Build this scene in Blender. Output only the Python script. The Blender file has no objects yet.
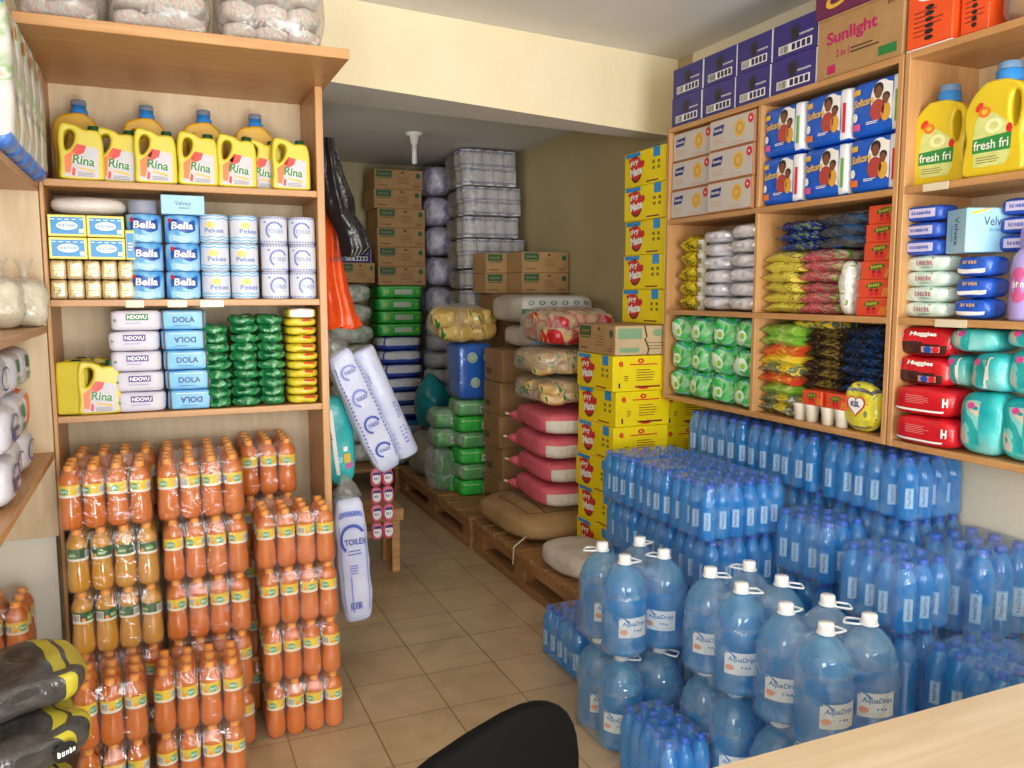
import bpy, math, random
from mathutils import Vector, Matrix, noise
from math import sin, cos, pi, radians
random.seed(7)
scn = bpy.context.scene
COL = scn.collection
ident = lambda p: p

# ------------------------------------------------------------------ camera model (calibrated from the photo)
F = 827.0
YAW = radians(23.2); TILT = math.atan2(92, F)
CAM = Vector((0, 0, 1.5))
_f0 = Vector((sin(YAW), cos(YAW), 0)); _r = Vector((cos(YAW), -sin(YAW), 0)); _z = Vector((0, 0, 1))
_f = _f0*cos(TILT) - _z*sin(TILT); _u = _z*cos(TILT) + _f0*sin(TILT)
def hit(px, py, ax, val):
    "where the sight line through a point of the photo meets the plane axis=val"
    d = _f*F + _r*(px-512) - _u*(py-384)
    return CAM + d*((val-CAM[ax])/d[ax])
def hx(px, py, x): return hit(px, py, 0, x)
def hy(px, py, y): return hit(px, py, 1, y)
def hz(px, py, z): return hit(px, py, 2, z)

# ------------------------------------------------------------------ materials
def lin(c):
    if isinstance(c, str):
        c = c.lstrip('#'); c = [int(c[i:i+2], 16)/255 for i in (0, 2, 4)]
    return tuple((v/12.92 if v <= .04045 else ((v+.055)/1.055)**2.4) for v in c) + (1,)
MATS = {}
def _new(name):
    m = bpy.data.materials.new(name); m.use_nodes = True
    nt = m.node_tree; nt.nodes.clear()
    out = nt.nodes.new('ShaderNodeOutputMaterial')
    return m, nt, out
def _noise(nt, scale, detail=2, dist=0, coord='Object', stretch=None, rough=.5):
    tc = nt.nodes.new('ShaderNodeTexCoord')
    n = nt.nodes.new('ShaderNodeTexNoise'); n.inputs['Scale'].default_value = scale
    n.inputs['Detail'].default_value = detail; n.inputs['Distortion'].default_value = dist
    n.inputs['Roughness'].default_value = rough
    src = tc.outputs[coord]
    if stretch:
        mp = nt.nodes.new('ShaderNodeMapping'); mp.inputs['Scale'].default_value = stretch
        nt.links.new(src, mp.inputs[0]); src = mp.outputs[0]
    nt.links.new(src, n.inputs['Vector'])
    return n
def _ramp(nt, src, stops, const=False):
    r = nt.nodes.new('ShaderNodeValToRGB')
    if const: r.color_ramp.interpolation = 'CONSTANT'
    e = r.color_ramp.elements
    while len(e) > 1: e.remove(e[-1])
    e[0].position = stops[0][0]; e[0].color = lin(stops[0][1])
    for p, c in stops[1:]:
        k = e.new(p); k.color = lin(c)
    nt.links.new(src, r.inputs[0]); return r
def _bump(nt, src, dist, p, strength=1):
    b = nt.nodes.new('ShaderNodeBump'); b.inputs['Distance'].default_value = dist; b.inputs['Strength'].default_value = strength
    nt.links.new(src, b.inputs['Height']); nt.links.new(b.outputs[0], p.inputs['Normal'])
def mat(name, col, rough=.5, bump=0, bscale=60, vary=None, vscale=20, metal=0, coat=0, stretch=None, stops=None, spec=.5, const=False, detail=2, dist=0, sss=0):
    if name in MATS: return MATS[name]
    m, nt, out = _new(name)
    p = nt.nodes.new('ShaderNodeBsdfPrincipled')
    p.inputs['Base Color'].default_value = lin(col); p.inputs['Roughness'].default_value = rough
    p.inputs['Metallic'].default_value = metal; p.inputs['Specular IOR Level'].default_value = spec
    if coat: p.inputs['Coat Weight'].default_value = coat; p.inputs['Coat Roughness'].default_value = .12
    if vary: stops = [(.3, col), (.7, vary)]
    if stops:
        n = _noise(nt, vscale, detail, dist, stretch=stretch)
        r = _ramp(nt, n.outputs[0], stops, const); nt.links.new(r.outputs[0], p.inputs['Base Color'])
    if bump:
        n2 = _noise(nt, bscale, 3); _bump(nt, n2.outputs[0], bump, p)
    nt.links.new(p.outputs[0], out.inputs[0])
    MATS[name] = m; return m
def clear_mat(name, tint, body, opaq, rough=.12, bump=.002, bscale=25, spec=.6, film=False, ior=1.5, gmax=.10):
    "see-through plastic: a thin glossy skin (Fresnel) over tinted see-through material, of which OPAQ scatters light"
    if name in MATS: return MATS[name]
    m, nt, out = _new(name); N = nt.nodes.new; K = nt.links.new
    t = N('ShaderNodeBsdfTransparent'); t.inputs[0].default_value = lin(tint)
    p = N('ShaderNodeBsdfDiffuse'); p.inputs[0].default_value = lin(body)
    g = N('ShaderNodeBsdfGlossy'); g.inputs['Roughness'].default_value = rough; g.inputs[0].default_value = (1, 1, 1, 1)
    mx = N('ShaderNodeMixShader'); lw = N('ShaderNodeLayerWeight'); lw.inputs['Blend'].default_value = .35
    mr = N('ShaderNodeMapRange'); mr.inputs['To Min'].default_value = opaq; mr.inputs['To Max'].default_value = min(1, opaq*1.8+.06)
    K(lw.outputs['Facing'], mr.inputs['Value']); fac = mr.outputs[0]
    if film:
        n = _noise(nt, 14, 3, 1.2); r = _ramp(nt, n.outputs[0], [(.45, '#000000'), (.72, '#ffffff')])
        ma = N('ShaderNodeMath'); ma.operation = 'MULTIPLY_ADD'; ma.inputs[1].default_value = film
        K(r.outputs[0], ma.inputs[0]); K(fac, ma.inputs[2]); fac = ma.outputs[0]
    K(fac, mx.inputs[0]); K(t.outputs[0], mx.inputs[1]); K(p.outputs[0], mx.inputs[2])
    fr = N('ShaderNodeFresnel'); fr.inputs['IOR'].default_value = ior
    cl = N('ShaderNodeMath'); cl.operation = 'MINIMUM'; cl.inputs[1].default_value = gmax; K(fr.outputs[0], cl.inputs[0])
    m2 = N('ShaderNodeMixShader'); K(cl.outputs[0], m2.inputs[0]); K(mx.outputs[0], m2.inputs[1]); K(g.outputs[0], m2.inputs[2])
    if bump:
        n2 = _noise(nt, bscale, 3, .8); b = N('ShaderNodeBump'); b.inputs['Distance'].default_value = bump
        K(n2.outputs[0], b.inputs['Height']); K(b.outputs[0], g.inputs['Normal']); K(b.outputs[0], fr.inputs['Normal'])
    K(m2.outputs[0], out.inputs[0])
    MATS[name] = m; return m
def wood(name, a, b, rough=.45, axis=0, sc=9, bump=0):
    st = [14, 14, 14]; st[axis] = .9
    return mat(name, a, rough, bump=bump, bscale=40, stops=[(.3, a), (.55, b), (.75, a)], vscale=sc*.35, stretch=st, detail=4, dist=.4)

# ------------------------------------------------------------------ mesh builder
_TXT = {}
def text2d(s, bold=.0):
    k = (s, bold)
    if k not in _TXT:
        cu = bpy.data.curves.new('letters', 'FONT'); cu.body = s; cu.size = 1; cu.align_x = 'CENTER'; cu.align_y = 'CENTER'
        cu.offset = bold; cu.resolution_u = 3
        o = bpy.data.objects.new('letters', cu); COL.objects.link(o)
        dg = bpy.context.evaluated_depsgraph_get(); dg.update()
        me = o.evaluated_get(dg).to_mesh()
        vs = [(v.co.x, v.co.y) for v in me.vertices]; fs = [tuple(p.vertices) for p in me.polygons]
        o.evaluated_get(dg).to_mesh_clear()
        bpy.data.objects.remove(o); bpy.data.curves.remove(cu)
        x0 = min(v[0] for v in vs); x1 = max(v[0] for v in vs); y0 = min(v[1] for v in vs); y1 = max(v[1] for v in vs)
        vs = [(x-(x0+x1)/2, y-(y0+y1)/2) for x, y in vs]
        _TXT[k] = (vs, fs, x1-x0, y1-y0)
    return _TXT[k]

SCRAWL = {'Prestige', 'lavender', 'sunny', 'dew', 'JOY', 'KASA', 'BRAAI', 'FRESCO', 'Zesta', 'fizz', 'toilet soap', 'tissues', 'DIAPERS', '15', '25', '100', '60 x 50g', 'Nuvita', 'Fora', 'Velvet', '144'}
class MB:
    def __init__(s): s.v = []; s.f = []; s.m = []; s.mats = []; s.sm = []
    def mi(s, m):
        if m not in s.mats: s.mats.append(m)
        return s.mats.index(m)
    def add(s, vs, fs, m, T=None, smooth=False):
        b = len(s.v)
        s.v += [tuple(T @ Vector(p)) for p in vs] if T is not None else [tuple(p) for p in vs]
        ml = m if isinstance(m, list) else None
        for i, q in enumerate(fs):
            s.f.append(tuple(b+k for k in q)); s.m.append(s.mi(ml[i] if ml else m)); s.sm.append(smooth)
        return s
    def box(s, lo, hi, m, c=.003, T=None):
        "box with chamfered edges"
        lo, hi = Vector(lo), Vector(hi); ct = (lo+hi)/2; h = (hi-lo)/2
        c = min(c, min(h)*.45); vs = []; idx = {}
        for sx in (-1, 1):
            for sy in (-1, 1):
                for sz in (-1, 1):
                    for a in range(3):
                        q = [h[0]-c, h[1]-c, h[2]-c]; q[a] = h[a]
                        idx[(sx, sy, sz, a)] = len(vs)
                        vs.append((ct.x+sx*q[0], ct.y+sy*q[1], ct.z+sz*q[2]))
        fs = []
        def quad(ks):
            p = [Vector(vs[k]) for k in ks]
            n = (p[1]-p[0]).cross(p[2]-p[0]); cc = sum(p, Vector())/len(p)-ct
            fs.append(tuple(ks) if n.dot(cc) > 0 else tuple(reversed(ks)))
        S = (-1, 1)
        for a in range(3):
            b, d = [k for k in range(3) if k != a]
            for sg in S:
                def K(sb, sd, ax):
                    t = [0, 0, 0]; t[a] = sg; t[b] = sb; t[d] = sd
                    return idx[(t[0], t[1], t[2], ax)]
                quad([K(-1, -1, a), K(1, -1, a), K(1, 1, a), K(-1, 1, a)])
        for a in range(3):
            b, d = [k for k in range(3) if k != a]
            for sb in S:
                for sd in S:
                    def K2(sa, ax):
                        t = [0, 0, 0]; t[a] = sa; t[b] = sb; t[d] = sd
                        return idx[(t[0], t[1], t[2], ax)]
                    quad([K2(-1, b), K2(1, b), K2(1, d), K2(-1, d)])
        for sx in S:
            for sy in S:
                for sz in S: quad([idx[(sx, sy, sz, a)] for a in range(3)])
        return s.add(vs, fs, m, T)
    def lathe(s, prof, m, seg=16, T=None, cap=True, smooth=True):
        vs = []; fs = []; n = len(prof)
        for r, z in prof:
            for k in range(seg):
                a = 2*pi*k/seg; vs.append((r*cos(a), r*sin(a), z))
        ml = []
        for i in range(n-1):
            for k in range(seg):
                k2 = (k+1) % seg
                fs.append((i*seg+k, i*seg+k2, (i+1)*seg+k2, (i+1)*seg+k)); ml.append(m[i] if isinstance(m, list) else m)
        if cap:
            fs.append(tuple(reversed(range(seg)))); ml.append(m[0] if isinstance(m, list) else m)
            fs.append(tuple(range((n-1)*seg, n*seg))); ml.append(m[-1] if isinstance(m, list) else m)
        return s.add(vs, fs, ml, T, smooth)
    def tube(s, path, r, m, seg=8, T=None, closed=False):
        path = [Vector(p) for p in path]; n = len(path); vs = []; fs = []
        up = Vector((.12, .31, .94)).normalized()
        for i, p in enumerate(path):
            if closed: d = path[(i+1) % n]-path[i-1]
            else: d = path[min(i+1, n-1)]-path[max(i-1, 0)]
            d.normalize(); a = d.cross(up)
            if a.length < 1e-4: a = d.cross(Vector((1, 0, 0)))
            a.normalize(); b = a.cross(d)
            rr = r(i/(n-1)) if callable(r) else r
            for k in range(seg):
                t = 2*pi*k/seg; vs.append(p+(a*cos(t)+b*sin(t))*rr)
        for i in range(n if closed else n-1):
            j = (i+1) % n
            for k in range(seg):
                k2 = (k+1) % seg; fs.append((i*seg+k, i*seg+k2, j*seg+k2, j*seg+k))
        if not closed:
            fs.append(tuple(reversed(range(seg)))); fs.append(tuple(range((n-1)*seg, n*seg)))
        return s.add(vs, fs, m, T, True)
    def grid(s, fn, nu, nv, m, T=None, smooth=True, flip=False):
        vs = [fn(i/nu, j/nv) for j in range(nv+1) for i in range(nu+1)]; fs = []; ml = []
        for j in range(nv):
            for i in range(nu):
                q = (j*(nu+1)+i, j*(nu+1)+i+1, (j+1)*(nu+1)+i+1, (j+1)*(nu+1)+i)
                fs.append(tuple(reversed(q)) if flip else q)
                ml.append(m((i+.5)/nu, (j+.5)/nv) if callable(m) else m)
        return s.add(vs, fs, ml, T, smooth)
    def poly(s, pts, m, P=ident, T=None):
        return s.add([P(p) for p in pts], [tuple(range(len(pts)))], m, T)
    def ell(s, cx, cy, rx, ry, m, P, n=18, rot=0, a0=0, a1=360, inner=0):
        "flat ellipse / ring / arc laid on the surface P(u,v)"
        vs = []; fs = []; R0 = inner
        k = 0
        for i in range(n+1):
            a = radians(a0+(a1-a0)*i/n)
            for q in (R0, 1):
                x = rx*q*cos(a); y = ry*q*sin(a)
                vs.append(P((cx+x*cos(rot)-y*sin(rot), cy+x*sin(rot)+y*cos(rot))))
        for i in range(n): fs.append((2*i, 2*i+1, 2*i+3, 2*i+2))
        return s.add(vs, fs, m, T=None)
    def rect(s, x0, y0, x1, y1, m, P, nx=1, ny=1):
        return s.grid(lambda u, v: P((x0+(x1-x0)*u, y0+(y1-y0)*v)), nx, ny, m, smooth=False)
    def text(s, st, cx, cy, h, m, P, w=None, bold=.0, rot=0, shear=0):
        "lettering laid on the surface P(u,v); h: height of the line of letters, w: its width if squeezed"
        if st in SCRAWL: return s.scrawl(len(st), cx, cy, h, m, P, w or h*len(st)*.6, rot)
        vs, fs, tw, th = text2d(st, bold)
        k = h/th; kx = k if w is None else w/tw
        out = []
        for x, y in vs:
            x, y = x*kx+y*k*shear, y*k
            out.append(P((cx+x*cos(rot)-y*sin(rot), cy+x*sin(rot)+y*cos(rot))))
        return s.add(out, fs, m)
    def scrawl(s, n, cx, cy, h, m, P, w, rot=0):
        "lettering too small to read in the photo: a row of uneven strokes"
        rnd = random.Random(n*7+int(h*1e4)); st = w/n; t = st*.26
        def seg(x0, y0, x1, y1):
            dx, dy = x1-x0, y1-y0; l = math.hypot(dx, dy) or 1; a, b = -dy/l*t/2, dx/l*t/2
            pts = [(x0+a, y0+b), (x0-a, y0-b), (x1-a, y1-b), (x1+a, y1+b)]
            s.poly([(cx+x*cos(rot)-y*sin(rot), cy+x*sin(rot)+y*cos(rot)) for x, y in pts], m, P)
        for i in range(n):
            x = -w/2+(i+.5)*st; hh = h*(.5 if i in (0, n-2) else .3)
            seg(x-st*.25, -h*.3, x-st*.2, hh)
            if rnd.random() < .75: seg(x+st*.22, -h*.3, x+st*.2, h*.28)
            if rnd.random() < .7: seg(x-st*.22, h*.28, x+st*.22, h*.26)
            if rnd.random() < .5: seg(x-st*.22, -h*.27, x+st*.22, -h*.28)
        return s
    def lines(s, x0, y0, x1, y1, n, m, P, fill=.45, jag=.3):
        "small print: bars of uneven length"
        st = (y1-y0)/n
        for i in range(n):
            e = x1-(x1-x0)*random.random()*jag
            s.rect(x0, y0+i*st, e, y0+i*st+st*fill, m, P)
        return s
    def bars(s, x0, y0, x1, y1, n, m, P):
        st = (x1-x0)/n
        for i in range(n): s.rect(x0+i*st, y0, x0+i*st+st*(.3+.4*random.random()), y1, m, P)
        return s
    def mesh(s, name):
        me = bpy.data.meshes.new(name); me.from_pydata(s.v, [], s.f)
        for m in s.mats: me.materials.append(m)
        me.polygons.foreach_set('material_index', s.m); me.polygons.foreach_set('use_smooth', s.sm)
        me.update(); return me
def front(y, eps=.0008):  # plane y=const seen from -Y
    return lambda p: (p[0], y-eps, p[1])
def side_l(x, eps=.0008):  # plane x=const seen from -X; local u runs towards -Y
    return lambda p: (x-eps, -p[0], p[1])
def topf(z, eps=.0008): return lambda p: (p[0], p[1], z+eps)
def cyl(r, a0=-90, eps=.0008):
    return lambda p: ((r+eps)*cos(radians(a0)+p[0]/r), (r+eps)*sin(radians(a0)+p[0]/r), p[1])

def spt(q, w, d, h, n):
    L = (abs(q[0])**n+abs(q[1])**n+abs(q[2])**n)**(1/n)
    return (q[0]/L*w/2, q[1]/L*d/2, q[2]/L*h/2+h/2)
def sbox(w, d, h, m, n=6, res=8, amp=0, ns=12, seed=0, sag=0, mb=None, T=None, warp=None):
    """softly rounded box (bags, wrapped packs): m is a material or m(face, u, v) with u,v in -1..1 as seen from outside"""
    mb = mb or MB(); vs = []; fs = []; ml = []; vid = {}
    FA = {'F': lambda u, v: (u, -1, v), 'B': lambda u, v: (-u, 1, v), 'R': lambda u, v: (1, u, v), 'L': lambda u, v: (-1, -u, v), 'T': lambda u, v: (u, v, 1), 'D': lambda u, v: (u, -v, -1)}
    def vert(q):
        k = (round(q[0], 4), round(q[1], 4), round(q[2], 4))
        if k not in vid:
            p = Vector(spt(q, w, d, h, n))
            if amp:
                nn = noise.noise_vector(Vector((p.x*ns+seed*3.1, p.y*ns+seed*1.7, p.z*ns)))
                p += Vector((nn.x, nn.y, nn.z*(.15 if q[2] < -.99 else 1)))*amp
            if sag: p.z *= 1-sag*(p.x/(w/2))**2
            if warp: p = Vector(warp(p))
            vid[k] = len(vs); vs.append(p)
        return vid[k]
    for f, fn in FA.items():
        for j in range(res):
            for i in range(res):
                u0, u1 = -1+2*i/res, -1+2*(i+1)/res; v0, v1 = -1+2*j/res, -1+2*(j+1)/res
                fs.append((vert(fn(u0, v0)), vert(fn(u1, v0)), vert(fn(u1, v1)), vert(fn(u0, v1))))
                ml.append(m(f, (u0+u1)/2, (v0+v1)/2) if callable(m) else m)
    return mb.add(vs, fs, ml, T, True)
def sfront(w, d, h, n=6, face='F', eps=.0015, warp=None):
    "lay print on a rounded box's face: takes metres from the face's centre-bottom"
    def P(p):
        u = p[0]/((w if face in 'FB' else d)/2); v = p[1]/(h/2)-1
        if face == 'T': u = p[0]/(w/2); v = p[1]/(d/2)
        u = max(-1, min(1, u)); v = max(-1, min(1, v))
        q = {'F': (u, -1, v), 'L': (-1, -u, v), 'T': (u, v, 1)}[face]
        x, y, z = spt(q, w, d, h, n)
        if warp: x, y, z = warp(Vector((x, y, z)))
        return (x, y-eps, z) if face == 'F' else ((x-eps, y, z) if face == 'L' else (x, y, z+eps))
    return P
def pillow(w, d, h, m, nu=14, nv=10, seed=0, wr=.1, fin=.0, mb=None, T=None, p=4.5):
    "pillow-shaped packet lying flat, flat crimped seals at its two ends; m(u,v,top)"
    mb = mb or MB(); rnd = random.Random(seed)
    def surf(sg):
        def fn(a, b):
            u = 2*a-1; v = 2*b-1
            t = max(0, (1-abs(u)**p))**.55*max(0, (1-abs(v)**(p+.6)))**.5
            x = u*w/2*(1-.06*abs(v)**3*(1-abs(u))); y = v*d/2*(1-.07*(1-abs(u))**0*t)
            nz = noise.noise(Vector((u*3.2+seed*2.3, v*3.2+seed, sg*1.5)))+.5*noise.noise(Vector((u*8+seed, v*8, sg*4)))
            z = h/2*(1-(.45+.35*sin(seed*7+(2 if u > 0 else 5)))*abs(u)**3)+sg*h/2*t*(1+wr*2.4*nz)+wr*.6*h*noise.noise(Vector((u*2+seed*5, v*2, 9.)))
            return (x, y, max(.0005, z))
        return fn
    for sg in (1, -1):
        mm = (lambda a, b, sg=sg: m(2*a-1, 2*b-1, sg)) if callable(m) else m
        mb.grid(surf(sg), nu, nv, mm, T, True, flip=(sg < 0))
    return mb
def outline(pts, holes, depth, bevel, m, mb=None, T=None, res=2):
    "flat outline (x,z) with holes, given thickness along Y and rounded edges"
    cu = bpy.data.curves.new('outline', 'CURVE'); cu.dimensions = '2D'; cu.fill_mode = 'BOTH'
    cu.extrude = max(1e-4, depth/2-bevel); cu.bevel_depth = bevel; cu.bevel_resolution = res; cu.offset = -bevel
    for ring in [pts]+holes:
        sp = cu.splines.new('POLY'); sp.points.add(len(ring)-1); sp.use_cyclic_u = True
        for k, (x, z) in enumerate(ring): sp.points[k].co = (x, z, 0, 1)
    o = bpy.data.objects.new('outline', cu); COL.objects.link(o)
    dg = bpy.context.evaluated_depsgraph_get(); dg.update()
    me = o.evaluated_get(dg).to_mesh()
    vs = [(v.co.x, -v.co.z, v.co.y) for v in me.vertices]; fs = [tuple(p.vertices) for p in me.polygons]
    o.evaluated_get(dg).to_mesh_clear(); bpy.data.objects.remove(o); bpy.data.curves.remove(cu)
    mb = mb or MB(); return mb.add(vs, fs, m, T, False)
def smooth_ring(pts, n=4):
    "closed Catmull-Rom through the points"
    out = []; N = len(pts)
    for i in range(N):
        p0, p1, p2, p3 = [Vector(pts[(i+k-1) % N]) for k in range(4)]
        for j in range(n):
            t = j/n
            q = .5*((2*p1)+(p2-p0)*t+(2*p0-5*p1+4*p2-p3)*t*t+(3*p1-p0-3*p2+p3)*t**3); out.append(tuple(q))
    return out

# ------------------------------------------------------------------ objects
LABELS = {}
MC = {}
def cached(key, fn):
    if key not in MC:
        r = fn(); MC[key] = r.mesh(key) if isinstance(r, MB) else r
    return MC[key]
def obj(name, me, parent=None, loc=(0, 0, 0), rz=0, rot=None, label=None):
    if isinstance(me, MB): me = me.mesh(name)
    o = bpy.data.objects.new(name, me); COL.objects.link(o)
    o.location = loc; o.rotation_euler = rot if rot else (0, 0, rz)
    if parent: o.parent = parent
    if label: o['label'] = label
    return o
def tag(o, label, cat, group=None):
    o['label'] = label; o['category'] = cat
    if group: o['group'] = group
    n = len(label.split())
    if label in LABELS: print('DUPLABEL', label)
    if n < 4 or n > 16: print('LABELLEN', n, label)
    LABELS[label] = 1
    return o
def thing(name, label, cat, loc=(0, 0, 0), rz=0, group=None, rot=None):
    o = bpy.data.objects.new(name, None); COL.objects.link(o); o.empty_display_size = .05
    o.location = loc; o.rotation_euler = rot if rot else (0, 0, rz)
    return tag(o, label, cat, group)
def single(name, me, label, cat, loc, rz=0, group=None, rot=None):
    return tag(obj(name, me, None, loc, rz, rot), label, cat, group)
def struct(name, mb, m=None):
    o = obj(name, mb); o['kind'] = 'structure'; return o
ORD = ['first', 'second', 'third', 'fourth', 'fifth', 'sixth', 'seventh', 'eighth', 'ninth', 'tenth', 'eleventh', 'twelfth']
def level(i, n):
    "i counted from the bottom of a stack of n"
    if n == 1: return 'only'
    if i == n-1: return 'topmost'
    if i == 0: return 'lowest'
    if n == 3: return 'middle'
    return ORD[n-1-i]+' from top' if i >= n/2 else ORD[i]+' from bottom'
RR = -pi/2     # things on the right-hand shelf face -X
# ------------------------------------------------------------------ materials used throughout
laminate = wood('beech_laminate', '#c99a66', '#b98957', .4, 0)
laminate_v = wood('beech_laminate_upright', '#c99a66', '#bb8b59', .4, 2)
laminate_y = wood('beech_laminate_deep', '#c79763', '#b68553', .4, 1)
ply = mat('pale_ply_back', '#d3bd9c', .6, stops=[(.3, '#d6c2a2'), (.6, '#c8b08c'), (.72, '#d3bd9c')], vscale=3, stretch=(6, 6, 1.2), detail=4)
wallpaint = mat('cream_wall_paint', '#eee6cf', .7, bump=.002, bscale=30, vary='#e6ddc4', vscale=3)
beam_paint = mat('yellow_cream_paint', '#f3e6c4', .7, bump=.002, bscale=25, vary='#efe0ba', vscale=3)
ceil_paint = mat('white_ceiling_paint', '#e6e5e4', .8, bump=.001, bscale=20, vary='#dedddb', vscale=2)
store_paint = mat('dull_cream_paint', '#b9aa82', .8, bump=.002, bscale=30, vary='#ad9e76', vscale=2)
card = mat('brown_cardboard', '#b08a5c', .8, bump=.0006, bscale=200, vary='#a57f52', vscale=12)
card_d = mat('dark_cardboard', '#93704a', .8, vary='#88653f', vscale=12)
kraft_print = mat('brown_print', '#5a4026', .8)
white_p = mat('white_print', '#f2f2ef', .45)
black_p = mat('black_print', '#1b1a1c', .5)
red_p = mat('red_print', '#cf2430', .45)
blue_p = mat('blue_print', '#1d4fae', .45)
navy_p = mat('navy_print', '#232a78', .45)
green_p = mat('green_print', '#1f7a3c', .45)
gold_p = mat('gold_print', '#e2b93a', .45)
tape = mat('clear_tape', '#d8cbb2', .25)
film = clear_mat('shrink_film', '#f4f6f8', '#e8eef4', .035, rough=.16, bump=.006, bscale=22, film=.22)
film_dull = clear_mat('dull_poly_film', '#f0efec', '#dfe0de', .10, rough=.25, bump=.008, bscale=18, film=.3)

# ------------------------------------------------------------------ room
XW = 2.53; CEIL = 2.69
def slab(name, lo, hi, m):
    return struct(name, MB().box(lo, hi, m, .001))
def tile_mat():
    m, nt, out = _new('beige_floor_tile')
    p = nt.nodes.new('ShaderNodeBsdfPrincipled'); p.inputs['Roughness'].default_value = .32
    tc = nt.nodes.new('ShaderNodeTexCoord'); mp = nt.nodes.new('ShaderNodeMapping')
    mp.inputs['Location'].default_value = (.2238, .135, 0)   # a joint at x=.788, another at y=3.0
    br = nt.nodes.new('ShaderNodeTexBrick'); br.offset = 0; br.squash = 1
    br.inputs['Scale'].default_value = 1; br.inputs['Mortar Size'].default_value = .003; br.inputs['Mortar Smooth'].default_value = .3
    br.inputs['Brick Width'].default_value = .285; br.inputs['Row Height'].default_value = .285; br.inputs['Bias'].default_value = 0
    br.inputs['Color1'].default_value = lin('#c4ad8b'); br.inputs['Color2'].default_value = lin('#bba381'); br.inputs['Mortar'].default_value = lin('#927b5c')
    nt.links.new(tc.outputs['Object'], mp.inputs[0]); nt.links.new(mp.outputs[0], br.inputs['Vector'])
    n = _noise(nt, 6, 5, .5); r = _ramp(nt, n.outputs[0], [(.3, '#c8c2b8'), (.65, '#ffffff')])
    mx = nt.nodes.new('ShaderNodeMix'); mx.data_type = 'RGBA'; mx.blend_type = 'MULTIPLY'; mx.inputs[0].default_value = .55
    nt.links.new(br.outputs['Color'], mx.inputs[6]); nt.links.new(r.outputs[0], mx.inputs[7]); nt.links.new(mx.outputs[2], p.inputs['Base Color'])
    _bump(nt, br.outputs['Fac'], -.0012, p)
    nt.links.new(p.outputs[0], out.inputs[0]); return m
slab('floor', (-2.2, -2.6, -.05), (3.2, 7.0, 0), tile_mat())
slab('wall_right', (XW, -2.6, 0), (XW+.12, 3.6, CEIL), wallpaint)
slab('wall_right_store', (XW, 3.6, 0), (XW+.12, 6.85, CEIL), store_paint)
slab('wall_left', (-1.32, -2.6, 0), (-1.2, 3.6, CEIL), wallpaint)
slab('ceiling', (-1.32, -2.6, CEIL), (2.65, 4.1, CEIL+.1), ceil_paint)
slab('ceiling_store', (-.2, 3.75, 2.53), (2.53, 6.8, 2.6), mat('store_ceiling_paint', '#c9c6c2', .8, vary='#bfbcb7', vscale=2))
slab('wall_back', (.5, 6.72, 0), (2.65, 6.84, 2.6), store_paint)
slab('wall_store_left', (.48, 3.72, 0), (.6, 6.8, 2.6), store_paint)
slab('wall_behind_shelf', (-1.32, 3.34, 0), (.6, 3.44, CEIL), wallpaint)
# front of the shop, behind the camera: a wide doorway to the street
slab('wall_front_side', (-1.32, -2.72, 0), (-.7, -2.6, CEIL), wallpaint)
slab('wall_front_end', (2.2, -2.72, 0), (2.65, -2.6, CEIL), wallpaint)
slab('wall_front_over', (-.7, -2.72, 2.35), (2.2, -2.6, CEIL), wallpaint)
# beam over the opening to the store: its face runs slightly askew, its back is square to the wall
def beam():
    fy = lambda x: 3.45+.125*(x-.3)
    zb = lambda x: 2.36-.028*(x-.45)
    x0, x1 = -.3, XW
    v = [(x0, fy(x0), zb(x0)), (x1, fy(x1), zb(x1)), (x1, 3.86, zb(x1)), (x0, 3.86, zb(x0)), (x0, fy(x0), CEIL), (x1, fy(x1), CEIL), (x1, 3.86, CEIL), (x0, 3.86, CEIL)]
    return MB().add(v, [(0, 3, 2, 1), (4, 5, 6, 7), (0, 1, 5, 4), (1, 2, 6, 5), (2, 3, 7, 6), (3, 0, 4, 7)],
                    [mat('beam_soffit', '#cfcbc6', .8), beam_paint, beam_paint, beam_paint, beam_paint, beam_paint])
struct('beam', beam())
# cream panel under the side shelf
slab('trim_1', (-.75, 3.02, 0), (-.335, 3.06, .76), mat('cream_panel', '#ddd9c8', .5))

# ------------------------------------------------------------------ left display shelf
YL = 2.95; YB = 3.27; ZA, ZB, ZC = 1.848, 1.476, 1.106; XA, XB = -.315, .556
s = thing('display_shelf', 'beech display shelf unit facing the shop floor with orange drinks beneath', 'shelf', (0, YL, 0))
obj('top_board', MB().box((XA, -.37, 2.2), (XB+.015, .33, 2.23), laminate, .002), s)
obj('upright', MB().box((XA, 0, 0), (XA+.012, .32, 2.2), laminate_v, .002), s)
obj('upright', MB().box((XB-.026, 0, 0), (XB, .32, 2.2), laminate_v, .002), s)
for z in (ZA, ZB, ZC): obj('shelf_board', MB().box((XA+.012, .002, z-.022), (XB-.026, .31, z), laminate, .002), s)
obj('back_panel', MB().box((XA+.012, .31, 0), (XB-.026, .325, 2.2), ply, .001), s)
pl = obj('price_strip', MB(), s) if False else None
ps = MB()
for x in (.02, .185, .275): pass
obj('price_holder', MB().box((-.09, -.002, ZB-.026), (-.035, .001, ZB-.002), tape, .0005), s)
obj('price_holder', MB().box((.035, -.002, ZB-.026), (.095, .001, ZB-.002), tape, .0005), s)
obj('price_holder', MB().box((.135, -.002, ZB-.026), (.21, .001, ZB-.002), tape, .0005), s)

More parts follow.
